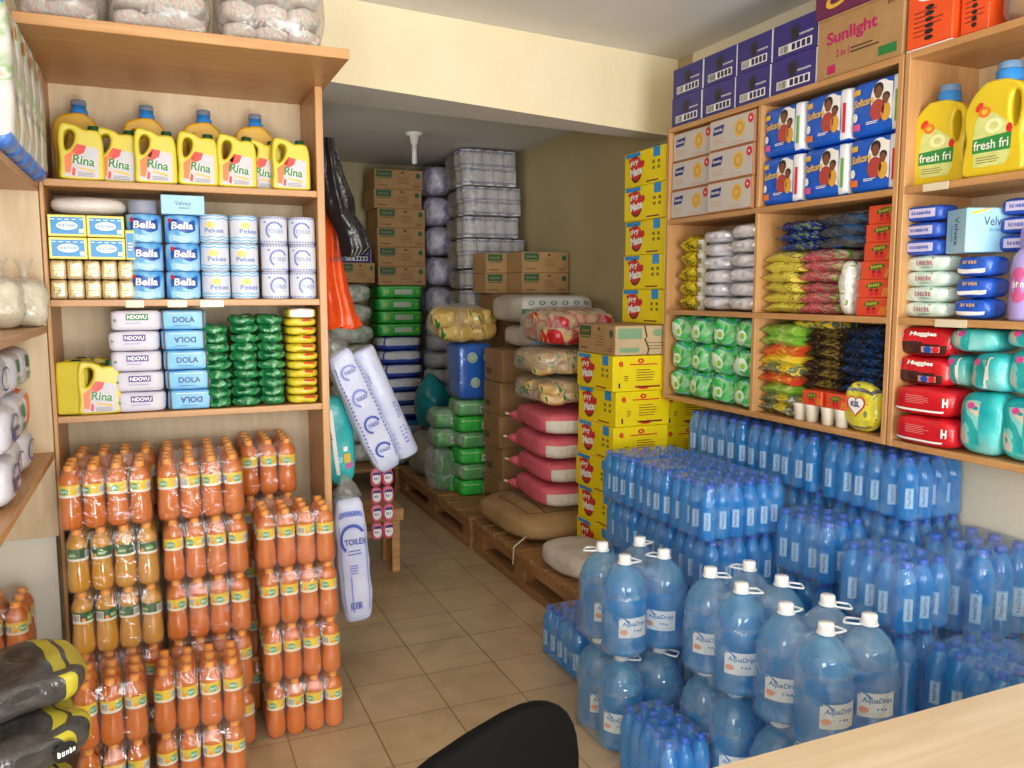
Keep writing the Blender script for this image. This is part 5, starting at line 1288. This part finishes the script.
# flat wrapped packs on top of the cartons further in
wrap_w = mat('wrap_white', '#cfcac6', .45, bump=.004, bscale=25)
or_b = mat('stripe_orange', '#d9633f', .5); gr_b = mat('stripe_green', '#3a7a56', .5); lb_b = mat('stripe_pale_blue', '#8fb7cf', .5); wrap_tan = mat('wrap_dull', '#a59a8c', .4, bump=.004, bscale=22, vary='#b8aea2', vscale=9)
def striped_pack(w, d, h, kind, k):
    def m(f, u, v):
        if f != 'F': return wrap_tan
        if kind == 'g': return gr_b if -.45 < v < .0 else wrap_w
        return or_b if v > .1 else (lb_b if -.65 < v < -.35 else wrap_w)
    mb = sbox(w, d, h, m, 4.5, 18, .007, 8, k); P = sfront(w, d, h, 4.5, 'F', .008)
    if kind == 'g':
        for i in range(6): mb.ell(-w*.36+i*w*.14, h*.72, w*.04, h*.08, gr_b, P, 8, inner=.6)
    return mb
single('striped_pack', striped_pack(.54, .5, .175, 'g', 2), 'white wrapped pack with green stripe above the orange striped pack', 'pack', (2.19, 4.64, 1.312), .0)
single('striped_pack', striped_pack(.56, .40, .135, 'o', 3), 'wrapped pack with orange stripe lying over the brown cartons', 'pack', (2.21, 4.50, 1.172), .05)
# brown cartons standing on the second pallet (side faces)
plain = lambda L, w, h: MB().box((-L/2, 0, 0), (L/2, w, h), card_d, .004).rect(-.025, 0, .025, h, mat('carton_tape_brown', '#8a6842', .4), front(0)).rect(-L*.4, h*.2, -L*.1, h*.4, kraft_print, front(0))
pc = cached('plain_carton', lambda: plain(.27, .3, .192))
for k in range(5):
    single('brown_carton', pc, f'plain brown carton, {level(k, 5)} of the stack between green packs and pink sacks', 'carton', (1.84+.012*sin(k*2.), 4.60+.01*cos(k*1.3), .191+k*.194), RR+.03*sin(k*1.9), 'plain brown cartons')
    single('brown_carton', pc, f'plain brown carton, {level(k, 5)} of the stack behind the pink sacks', 'carton', (2.16, 4.60, .191+k*.194), RR+.02*sin(k*1.1), 'plain brown cartons behind the sacks')
# ---- two printed cartons high at the wall, each with another behind
bc = cached('label_carton_w', lambda: brown_label_carton(.335, .25, .133))
for k in range(2):
    for q in range(2):
        single('brown_carton', bc, f'brown carton with green label, {"upper" if k else "lower"} one {"nearest" if q == 0 else "set back"} beside the pale roll bales', 'carton', (2.352-.15*q, 4.93+.262*q, 1.492+k*.1345), 0, 'brown cartons with green labels at the wall')
for k in range(6):
    single('brown_carton', cached('tall_plain', lambda: plain(.4, .5, .216)), f'plain brown carton, {level(k, 6)} of the hidden stack carrying the labelled cartons', 'carton', (2.28, 4.945, .191+k*.2165), 0, 'plain brown cartons under the labelled ones')
# ================================================================== green packs, blue pack and gold bag on the second pallet
gn = mat('green_wrapped_pack', '#2fae3c', .3, bump=.003, bscale=30, stops=[(.35, '#27a136'), (.55, '#45c04e'), (.7, '#1f9030')], vscale=12)
def green_block(w, d, h, k):
    mb = sbox(w, d, h, gn, 7, 12, .004, 12, k); P = sfront(w, d, h, 7, 'F', .0045); mb.rect(w*.16, h*.2, w*.42, h*.62, white_p, P, 3, 2); mb.bars(w*.2, h*.26, w*.38, h*.5, 6, black_p, sfront(w, d, h, 7, 'F', .0056)); mb.rect(-w*.46, h*.72, w*.46, h*.76, mat('lime_line', '#b9e39a', .5), P, 8); return mb
for k in range(6):
    t = thing('green_pack', f'green wrapped pack with white label, {level(k, 6)} of the stack on the far pallet', 'pack', (1.86-.012*(k > 3), 5.02, .191+k*.104), .08*sin(k*2.3), 'green wrapped packs on the far pallet')
    obj('pack', cached(f'green_block_{k % 2}', lambda: green_block(.225, .24, .1025, k % 2)), t); 
    if k in (1, 3, 5): obj('film', cached('green_block_film', lambda: sbox(.235, .25, .1028, film_dull, 6, 10, .003, 12, 4)), t)
t = thing('green_pack', 'green pack standing on end in a loose clear bag at the pallet edge', 'pack', (1.715, 5.17, .191), .25)
obj('pack', MB().box((.0, -.1, 0), (.05, .1, .27), gn, .006).rect(.012, .03, .02, .25, white_p, front(-.1)), t); obj('film', sbox(.17, .22, .30, film_dull, 3, 12, .014, 14, 6), t, (-.02, 0, 0))
for k in range(2):
    t = thing('green_pack', f'green pack in cloudy film, {"upper" if k else "lower"} of two beside the tall green stack', 'pack', (1.70, 5.14, .495+k*.125), -.1, 'green packs in cloudy film')
    obj('pack', cached('green_block_s', lambda: green_block(.15, .2, .118, 3)), t, (.01, 0, .001)); obj('film', cached('cloudy', lambda: sbox(.185, .24, .1235, film_dull, 3.4, 12, .008, 14, 8)), t)
tin_b = mat('blue_wrapped_pack', '#1562c8', .22, bump=.003, bscale=25)
def blue_dot_pack():
    w, d, h = .235, .26, .36
    wp = lambda p: (p.x*(.86+.16*p.z/h), p.y, p.z)
    mb = sbox(w, d, h, tin_b, 9, 14, .004, 10, 1, warp=wp); P = sfront(w, d, h, 9, 'F', .005, wp); P2 = sfront(w, d, h, 9, 'F', .006, wp)
    for (a, b) in ((-.02, .27), (.0, .11), (.09, .27)):
        mb.ell(a, b, .034, .034, mat('pale_circle', '#b9cfa8', .4), P, 18); mb.ell(a, b, .024, .024, mat('circle_ring', '#6f9fb0', .4), P2, 16, inner=.75)
    return mb
t = thing('blue_pack', 'blue wrapped pack with pale circles standing on the green packs', 'pack', (1.85, 5.03, .191+6*.104+.002), -.03)
obj('pack', blue_dot_pack(), t); obj('film', sbox(.25, .275, .365, soda_film, 8, 12, .006, 12, 3), t)
snack_bag('snack_sack', 'clear sack of gold and green snack packets on the blue pack', crisp_y, .42, .36, .24, (1.80, 5.05, .191+6*.104+.37), .1, 5, 2.6)
# ---- teal bag, grey sack
teal_b = mat('teal_bag', '#107f88', .35, bump=.006, bscale=25, vary='#0c6a74', vscale=8)
def tied_bag(w, d, h, m, seed):
    wp = lambda p: (p.x*(1-.75*max(0, (p.z/h-.55)/.45)**1.3)+.02*sin(p.z*9), p.y*(1-.75*max(0, (p.z/h-.55)/.45)**1.3), p.z)
    return sbox(w, d, h, m, 2.6, 18, .012, 14, seed, warp=wp)
grey_s = mat('grey_woven_sack', '#8f8a7d', .7, bump=.003, bscale=60, vary='#7c776c', vscale=8)
single('grey_sack', sbox(.28, .34, .33, grey_s, 2.7, 18, .016, 9, 3), 'slumped grey sack on the far pallet behind the green packs', 'sack', (1.765, 5.61, .191), .2)
single('teal_bag', tied_bag(.27, .28, .40, teal_b, 4), 'dark teal tied bag resting on the grey sack', 'bag', (1.79, 5.64, .525), .1)
# ---- grey wrapped packs behind the blue pack
gw = mat('grey_wrapped_pack', '#9c9aa2', .35, bump=.006, bscale=20, stops=[(.3, '#8e8d96'), (.55, '#b4b3ba'), (.7, '#7c7f96')], vscale=9)
for k in range(5):
    mb = sbox(.27, .3, .125, gw, 3.6, 12, .008, 12, k); mb.rect(.03, .02, .11, .1, white_p, sfront(.27, .3, .125, 3.6, 'F', .009), 3, 3); mb.rect(.05, .04, .09, .075, navy_p, sfront(.27, .3, .125, 3.6, 'F', .0105), 2, 2)
    single('grey_pack', mb, f'grey wrapped pack with white tag, {level(k, 5)} behind the blue pack', 'pack', (2.0+.01*sin(k*2), 5.98+.0*k, .191+.36+k*.1265 if 0 else .55+k*.1265), -.1+.06*sin(k), 'grey wrapped packs')
single('storage_carton', MB().box((-.14, -.15, 0), (.14, .15, .358), card_d, .004).rect(-.14, .17, .14, .19, tape, front(-.15)), 'tall brown carton under the grey wrapped packs', 'carton', (2.0, 5.98, .191), -.1)
# ================================================================== roll bales by the right wall
bw = mat('roll_in_film', '#c9c6cc', .5, stops=[(.35, '#d6d3d9'), (.6, '#edeaee')], vscale=10); bw_b = mat('roll_print_blue', '#5f86b8', .5, stops=[(.4, '#b9bcc9'), (.5, '#5a7fb5'), (.6, '#c4b4b0')], vscale=30); bw_l = mat('roll_print_lilac', '#a49cc4', .5)
fl2 = clear_mat('grey_bale_film', '#f2f0ee', '#d8d6d4', .13, rough=.25, bump=.012, bscale=12, film=.22)
def roll_mesh(prt): return MB().lathe([(.0, 0), (.052, 0), (.055, .006), (.055, .022), (.055, .085), (.055, .101), (.052, .107), (0, .107)], [bw, bw, prt, bw, prt, bw, bw], 16, cap=False)
def roll_bale(label, x0, x1, yf, z, h, nx, nz, prt='b', d=.5, group='clear bales of paper rolls', rz=0, seed=0, amp=.012):
    w = x1-x0; t = thing('roll_bale', label, 'roll bale', ((x0+x1)/2, yf+d/2, z), rz, group)
    rm = cached('bale_roll_'+prt, lambda: roll_mesh(bw_b if prt == 'b' else bw_l)); sc = min((w-.03)/nx/.11, (h-.02)/nz/.107)
    for i in range(nx):
        for k in range(nz):
            for q in range(2):
                o = obj('roll', rm, t, ((i-(nx-1)/2)*(w-.03)/nx, -d/2+.07+q*.115, .008+k*(h-.014)/nz), (i*1.7+k) % 3); o.scale = ((w-.03)/nx/.111, 1, (h-.016)/nz/.107)
    obj('film', sbox(w, d, h, fl2, 6, 14, amp*.5, 8, seed), t)
    return t
BX = 2.5
for (lab, x0, x1, yf, z, h, nx, nz, pr) in [
        ('pale roll bale touching the ceiling, topmost of the tall stack', 2.03, 2.47, 5.62, 2.255, .262, 5, 2, 'b'),
        ('pale roll bale with blue print, second in the tall stack', 2.04, 2.50, 5.60, 2.045, .208, 5, 2, 'b'),
        ('pale roll bale with blue print, third in the tall stack', 2.03, 2.48, 5.60, 1.885, .158, 5, 1, 'b'),
        ('wide pale roll bale, fourth in the tall stack, ends at the wall', 2.02, 2.52, 5.56, 1.665, .218, 5, 2, 'b'),
        ('lilac printed roll bale, fifth in the tall stack', 2.04, 2.50, 5.58, 1.52, .143, 5, 1, 'l'),
        ('lilac printed roll bale, sixth in the tall stack', 2.04, 2.50, 5.58, 1.36, .158, 5, 1, 'l'),
        ('lilac printed roll bale, seventh in the tall stack', 2.05, 2.50, 5.58, 1.19, .168, 5, 1, 'l')]:
    if 'seventh' in lab or 1: roll_bale(lab, x0, x1, yf, z, h, nx, nz, pr, d=.46, seed=int(z*100))
for k in range(4):
    single('storage_carton', cached('support_carton', lambda: MB().box((-.16, 0, 0), (.16, .3, .2485), card_d, .004)), f'brown carton buried under the tall roll bales, {level(k, 4)}', 'carton', (2.33, 5.64, .191+k*.2495), 0, 'brown cartons under the roll bales')
# narrow lilac column behind
for k in range(8):
    single('lilac_bale', cached(f'lilac_{k % 3}', lambda: sbox(.23, .4, .226, mat('lilac_bale_film', '#a8a0b4', .4, stops=[(.35, '#a29cb0'), (.5, '#c4bfcc'), (.6, '#8a80b0'), (.66, '#b4aebf')], vscale=13, detail=3, bump=.006, bscale=18), 3.2, 12, .014, 10, k)), f'lilac wrapped roll bale, {level(k, 8)} of the narrow column beside the cartons', 'roll bale', (2.075-.012*(k > 5), 6.36, .62+k*.2325), .06*sin(k*2.1), 'lilac roll bales')
single('storage_carton', MB().box((-.13, -.2, 0), (.13, .2, .425), card_d, .004), 'brown carton under the narrow lilac column', 'carton', (2.045, 6.36, .191), 0)
# ================================================================== back wall stacks
bc2 = cached('label_carton_back', lambda: brown_label_carton(.375, .3, .144))
for k in range(6):
    single('brown_carton', bc2, f'brown carton with green label, {level(k, 6)} of the stack at the back wall', 'carton', (1.733+(.02 if k < 4 else -.0)*(1 if k < 4 else -1)+.006*sin(k*3), 6.24-.0*k, 1.552+k*.1452), .02*sin(k*2.2), 'brown cartons at the back wall')
gb2 = mat('green_flat_pack', '#27a63a', .35, stops=[(.35, '#229a34'), (.6, '#3cbb4a')], vscale=8)
def flat_green(): 
    mb = sbox(.35, .3, .0965, gb2, 9, 10, .002, 10, 1); P = sfront(.35, .3, .0965, 9, 'F', .003); mb.rect(-.05, .03, .09, .068, mat('pale_label', '#b9c8b0', .5), P, 4); mb.ell(-.11, .05, .02, .02, mat('lime', '#8bc63f', .4), P, 10); mb.ell(.135, .05, .015, .015, mat('lime', '#8bc63f', .4), P, 10); mb.rect(-.17, .084, .17, .087, mat('lime_line', '#b9e39a', .5), P, 6); return mb
for k in range(4):
    single('green_pack', cached('flat_green', flat_green), f'flat green pack with pale label, {level(k, 4)} under the back wall cartons', 'pack', (1.735+.006*sin(k*2.7), 6.38, 1.16+k*.0975), .02*sin(k*1.9), 'flat green packs at the back wall')
bs_b = mat('stripe_deep_blue', '#3a56bc', .4); bs_w = mat('stripe_grey', '#cacad2', .45, bump=.006, bscale=25, vary='#dcdce2', vscale=14)
for k in range(6):
    single('striped_pack', cached(f'blue_stripe_{k % 2}', lambda: sbox(.345, .3, .1065, lambda f, u, v: bs_b if v < -.25 or (f == 'D') or u < -.85 else bs_w, 4, 14, .007, 12, k)), f'grey pack with deep blue band, {level(k, 6)} of the stack under green packs', 'pack', (1.75+.016*(2.5-k)*.4, 6.36, .515+k*.1072), .04*sin(k*2.9), 'blue banded packs')
for k in range(2):
    single('striped_pack', cached('light_blue_pack', lambda: sbox(.36, .3, .158, lambda f, u, v: mat('sky_blue_pack', '#3f86c9', .35) if abs(v) > .3 else bs_w, 4, 12, .007, 12, 3)), f'sky blue and white pack, {"upper" if k else "lower"} of two on the back pallet', 'pack', (1.74, 6.38, .191+k*.1605), .05*k, 'sky blue packs on the back pallet')
sky = mat('diaper_bag_sky', '#3fa0b8', .3, bump=.006, bscale=18, stops=[(.3, '#2f93ae'), (.5, '#5cb4c6'), (.6, '#c9b98a'), (.64, '#3f9fb8'), (.74, '#9fcbd2')], vscale=9)
single('diaper_bag', sbox(.40, .24, .27, sky, 3, 16, .014, 10, 4), 'pale turquoise diaper bag lying on the back pallet edge', 'diaper pack', (1.52, 6.09, .191), .05) if 0 else single('diaper_bag', sbox(.38, .2, .27, sky, 3, 16, .014, 10, 4), 'pale turquoise diaper bag lying on the back pallet edge', 'diaper pack', (1.62, 6.07, .191), .05)
wp_ = mat('white_green_pack', '#bfc0b4', .4, bump=.008, bscale=20, stops=[(.35, '#b2b4aa'), (.55, '#d4d4ca'), (.66, '#8fa890'), (.7, '#c4c5bb')], vscale=9)
for k in range(9):
    single('clear_pack', cached(f'clear_pack_{k % 3}', lambda: sbox(.35, .3, .152, wp_, 3, 14, .014, 10, k)), f'cloudy white pack, {level(k, 9)} of the stack behind the hanging bags', 'pack', (1.36+.02*(4-k)*.3, 6.33, .191+k*.153), .08*sin(k*2.3), 'cloudy white packs')
single('purple_carton', violet_carton(.23, .13), 'small purple carton on the cloudy white packs by the hanging bags', 'carton', (1.40, 6.24, .191+9*.153+.151), .1)
single('brown_carton', brown_label_carton(.26, .25, .148), 'small brown carton between the purple carton and the cloudy packs', 'carton', (1.40, 6.2, .191+9*.153+.002), .0)

# ================================================================== things hanging on the shelf's end and the stool
blk = mat('black_plastic_bag', '#17161a', .22, bump=.012, bscale=16, vary='#232126', vscale=8); org = mat('orange_plastic_bag', '#e4501c', .32, bump=.010, bscale=12, vary='#d94a18', vscale=6)
def hanging_bag(prof, m, seed, depth=.05):
    "prof: rows (z, x0, x1) from the hook down; folds run downwards"
    nu, nv = 20, 26
    def row(v):
        q = v*(len(prof)-1); i = min(int(q), len(prof)-2); t = q-i; t = t*t*(3-2*t)
        return [a+(b-a)*t for a, b in zip(prof[i], prof[i+1])]
    mb = MB()
    for sg in (-1, 1):
        def fn(u, v):
            z, x0, x1 = row(v); w = x1-x0; e = sin(pi*u)**.6
            f = .35*sin(u*19+seed+2*v)*.012+.6*noise.noise(Vector((u*5+seed, v*3, sg)))*.018
            y = sg*(depth*e*(.25+.75*min(1, v*1.6)))+f
            return (x0+w*u+.006*noise.noise(Vector((u*3, v*5, seed))), y, z+.012*noise.noise(Vector((u*4, seed, 2.)))*v)
        mb.grid(fn, nu, nv, m, flip=(sg > 0))
    return mb
hk = thing('hook_nail', 'small nail hook on the shelf end holding the plastic bags', 'hook', (XB+.001, 3.08, 2.03)); obj('nail', MB().tube([(0, 0, 0), (.03, 0, .004), (.05, 0, .012)], .003, mat('nail_steel', '#8a8a8a', .3, metal=1), 8), hk)
t = single('black_plastic_bag', hanging_bag([(2.05, .0, .04), (2.0, -.005, .055), (1.93, -.005, .075), (1.84, .0, .11), (1.78, .01, .115), (1.72, .045, .155), (1.66, .055, .17), (1.63, .06, .14)], blk, 3, .045), 'black plastic bag hanging from the shelf end over the orange bag', 'plastic bag', (XB+.016, 3.06, 0))
t = single('orange_plastic_bag', hanging_bag([(1.95, .005, .02), (1.84, .0, .06), (1.74, .005, .08), (1.62, .005, .085), (1.5, .005, .11), (1.42, .005, .135), (1.375, .008, .155), (1.362, .012, .14)], org, 8, .05), 'orange plastic bag hanging open from the shelf end', 'plastic bag', (XB+.016, 3.16, 0)); 
o = obj('printed_mark', MB().text('KASA', .0, .0, .022, black_p, lambda p: (p[0], -.062, p[1]), w=.05, bold=.03, rot=.2), t, (.055, 0, 1.62))
# long hanging packs of rolls
rp_w = mat('hanging_pack_white', '#c6cbe2', .32, bump=.004, bscale=28, vary='#b9c0de', vscale=9)
ink_b = mat('pack_ink_blue', '#3b4fa8', .4)
def long_pack(w, d, h, k, nrolls=4, upright=True):
    wp = lambda p: (p.x*(1-.04*abs(sin(p.z/h*nrolls*pi))), p.y, p.z)
    mb = sbox(w, d, h, rp_w, 5, 20, .005, 12, k, warp=wp)
    P = sfront(w, d, h, 5, 'F', .006, wp); P2 = sfront(w, d, h, 5, 'F', .0075, wp)
    return mb, P, P2
def diag_pack():
    w, d, h = .122, .10, .52
    mb, P, P2 = long_pack(w, d, h, 2)
    for s in (-1, 1):
        for k in range(26): mb.poly([(s*.052-.006, .02+k*.0185), (s*.052+.006, .026+k*.0185), (s*.052-.006, .032+k*.0185)], ink_b, P)
    for k in range(4):
        zc = .09+k*.115; mb.ell(0, zc, .036, .036, lilac if k > 1 else ink_b, P, 20, 0, 10, 250, .75); mb.text('TOILEX', .004, zc, .016, ink_b, P2, w=.05, bold=.01)
    R = lambda p: (w/2+.0065, p[0], p[1])
    for k in range(4): mb.rect(-.035, .06+k*.02, .03, .066+k*.02, lilac, R, 1)
    mb.ell(0, .36, .03, .05, ink_b, R, 14, 0, 0, 200, .7)
    return mb
t = thing('hanging_roll_pack', 'long white and blue roll pack hanging slantwise from the shelf end', 'roll pack', (.828, 3.18, .80), 0, 'hanging roll packs', rot=(0, -.40, .05))
obj('pack', diag_pack(), t); obj('film_neck', MB().tube([(0, 0, .515), (-.01, 0, .56), (-.0, 0, .60)], lambda q: .05*(1-q)+.008, film_dull, 12), t)
for q in (1,):
    o = obj('side_roll', MB().lathe([(.0, 0), (.045, .0), (.05, .01), (.05, .46), (.045, .47), (0, .47)], rp_w, 20, cap=False).text('TOILEX', .0, .2, .02, ink_b, cyl(.05, -60, .001), w=.07, rot=pi/2).lines(-.015, .06, .012, .14, 5, lilac, cyl(.05, -70, .001)), t, (.095, .02, .01))
def low_pack():
    w, d, h = .125, .10, .49
    mb, P, P2 = long_pack(w, d, h, 5)
    mb.rect(-.05, .43, .05, .46, lilac, P, 6); mb.text('TOILEX', 0, .445, .016, ink_b, P2, w=.08, bold=.02); mb.ell(-.0, .335, .052, .06, ink_b, P, 24, 0, 30, 230, .78); mb.text('TOILEX', .01, .325, .024, ink_b, P2, w=.088, bold=.02); mb.lines(-.025, .275, .04, .3, 2, ink_b, P, .3)
    mb.lines(-.02, .2, .02, .24, 4, lilac, P); mb.bars(-.03, .05, .02, .085, 8, ink_b, P)
    for s in (-1, 1): mb.rect(s*.052-.002, .02, s*.052+.002, .4, lilac, P, 1, 8)
    mb.rect(-.02, .03, -.016, .19, lilac, P, 1, 5); return mb
t = thing('hanging_roll_pack', 'long white and blue roll pack hanging low at the shelf end by the drinks', 'roll pack', (.66, 3.06, .245), 0, 'hanging roll packs', rot=(0, -.06, .0))
obj('pack', low_pack(), t); obj('film_neck', MB().tube([(0, 0, .495), (.005, 0, .53), (0, 0, .57)], lambda q: .05*(1-q)+.01, film_dull, 12), t)
tq = mat('turquoise_pack', '#2fb3b8', .25, bump=.005, bscale=22, vary='#45c2c4', vscale=6)
def turq():
    w, d, h = .13, .12, .36
    mb = sbox(w, d, h, tq, 3.4, 18, .006, 10, 2); P = sfront(w, d, h, 3.4, 'F', .0075); P2 = sfront(w, d, h, 3.4, 'F', .009)
    mb.rect(-.028, .03, -.012, .33, white_p, P, 1, 12); mb.text('DIAPERS', -.035, .24, .014, grey_ink, P2, w=.1, rot=-pi/2+.1); mb.rect(.01, .09, .04, .13, gold_p, P, 2, 2); mb.rect(.018, .06, .05, .085, mat('tag_pink', '#d65a9e', .4), P, 2, 2); mb.rect(.012, .14, .03, .16, white_p, P); return mb
single('hanging_diaper_pack', turq(), 'turquoise diaper pack hanging at the shelf end behind the slanted roll pack', 'diaper pack', (.655, 3.27, .735), 0, None, (0, -.1, 0))
pnk = mat('pink_sachet', '#d6577f', .35, vary='#e27a9a', vscale=25)
t = thing('hanging_sachet_strip', 'pink and white strip of sachets hanging over the wooden stool', 'sachet strip', (.985, 3.93, .28), 0)
for r in range(4):
    for c in range(2):
        mb = sbox(.056, .03, .088, pnk, 3, 8, .003, 30, r*2+c); P = sfront(.056, .03, .088, 3, 'F', .0035); mb.ell(0, .042, .024, .03, white_p, P, 12); mb.rect(-.02, .06, .022, .076, navy_p, sfront(.056, .03, .088, 3, 'F', .005), 3); mb.text('JOY', 0, .042, .014, blue_p, sfront(.056, .03, .088, 3, 'F', .0055), w=.032, bold=.03)
        obj('sachet', mb, t, ((c-.5)*.058, 0, r*.09))
stool_w = wood('stool_wood', '#c79a62', '#a87c48', .6, 0, 6)
t = thing('wooden_stool', 'rough wooden stool in the aisle beside the hanging packs', 'stool', (1.04, 4.34, 0), .0)
obj('seat', MB().box((-.13, -.14, .285), (.13, .14, .35), stool_w, .004), t)
for sx in (-1, 1):
    for sy in (-1, 1): obj('leg', MB().box((sx*.09-.022, sy*.1-.022, 0), (sx*.09+.022, sy*.1+.022, .285), stool_w, .003), t)
for sy in (-1, 1): obj('rail', MB().box((-.07, sy*.1-.012, .2), (.07, sy*.1+.012, .24), stool_w, .002), t)
# ================================================================== foreground: counter, chair, charcoal
top_w = wood('counter_laminate', '#cbb99f', '#bda88b', .35, 0, 5)
t = thing('counter_table', 'pale wood counter table at the front by the water packs', 'table', (1.6, .62, 0))
obj('tabletop', MB().box((-.88, -.36, .722), (.88, .395, .75), top_w, .004), t)
for sx in (-1, 1): obj('side_panel', MB().box((sx*.84-.012, -.33, 0), (sx*.84+.012, .36, .722), laminate_v, .002), t)
obj('front_panel', MB().box((-.828, .30, .25), (.828, .318, .722), laminate, .002), t)
blkp = mat('black_chair_plastic', '#050506', .65, spec=.12); chr_ = mat('black_chair_edge', '#2a262b', .3); steel = mat('chair_steel', '#3a3a3e', .3, metal=.8)
t = thing('office_chair', 'black plastic chair with rounded back standing before the counter', 'chair', (.43, 1.01, -.008), .5)
def chair_back():
    W, H = .52, .40; pts = []
    for i in range(40):
        a = 2*pi*i/40; n = 3.1
        pts.append((math.copysign(abs(cos(a))**(2/n), cos(a))*W/2, .67+math.copysign(abs(sin(a))**(2/n), sin(a))*H/2))
    mb = outline(pts, [], .03, .012, blkp, res=3)
    mb.v = [(x, y-.1*(x*x), z) for x, y, z in mb.v]; mb.sm = [True]*len(mb.sm)
    return mb
obj('backrest', chair_back(), t, (0, .07, 0), rot=(.0, 0, 0))
obj('seat', sbox(.45, .43, .06, blkp, 5, 14), t, (0, .27, .40))
for sx in (-1, 1):
    obj('back_post', MB().tube([(sx*.15, .18, .42), (sx*.15, .1, .44), (sx*.15, .092, .6)], .011, steel, 10), t)
    for sy in (-1, 1): obj('leg', MB().tube([(sx*.19, .27+sy*.17, .41), (sx*.21, .27+sy*.2, .0)], .011, steel, 10), t)
# bags of charcoal stacked by the side shelf
coal = mat('charcoal', '#161518', .7, bump=.02, bscale=28, vary='#2a282c', vscale=22); coal_lab = mat('charcoal_label', '#b3a832', .45); coal_film = clear_mat('charcoal_film', '#cfcbc7', '#7d7874', .13, rough=.2, bump=.014, bscale=14, film=.2, gmax=.12)
def coal_bag(label, loc, rot, seed):
    t = thing('charcoal_bag', label, 'charcoal bag', loc, 0, 'clear bags of charcoal', rot=rot)
    w, d, h = .44, .27, .084
    obj('charcoal', sbox(w*.95, d*.94, h*.92, coal, 3.8, 18, .014, 18, seed), t, (0, 0, .003))
    lim = .5 if seed == 5 else .74
    printed = lambda f, u, v: coal_lab if (f == 'R' and -.7 < u < .6) or (f in 'FT' and lim < u < .93 and -.85 < v < .8) else coal_film
    fo = obj('bag_film', sbox(w, d, h, printed, 3.8, 22, .012, 17, seed), t)
    if seed in (5, 6):
        P = lambda e: (lambda p: tuple(Vector(sfront(w, d, h, 3.8, 'F', .004)(p))+Vector((0, -e, 0))))
        mb = MB().ell(.155, h*.5, .034, .022, black_p, P(.011), 20); mb.text('BRAAI', .155, h*.5, .016, white_p, P(.014), w=.052, bold=.03)
        obj('label', mb, t)
for k in range(8):
    x, y, rz = [(-.40, 1.90, .3), (-.41, 1.90, .25), (-.40, 1.91, .35), (-.41, 1.88, .3), (-.40, 1.86, .4), (-.365, 1.72, .5), (-.395, 1.87, .42), (-.40, 1.96, .38)][k]
    coal_bag(f'clear bag of charcoal, {level(k, 8)} of the stack by the side shelf', (x, y, .001+k*.0895), (0, 0, rz), k)
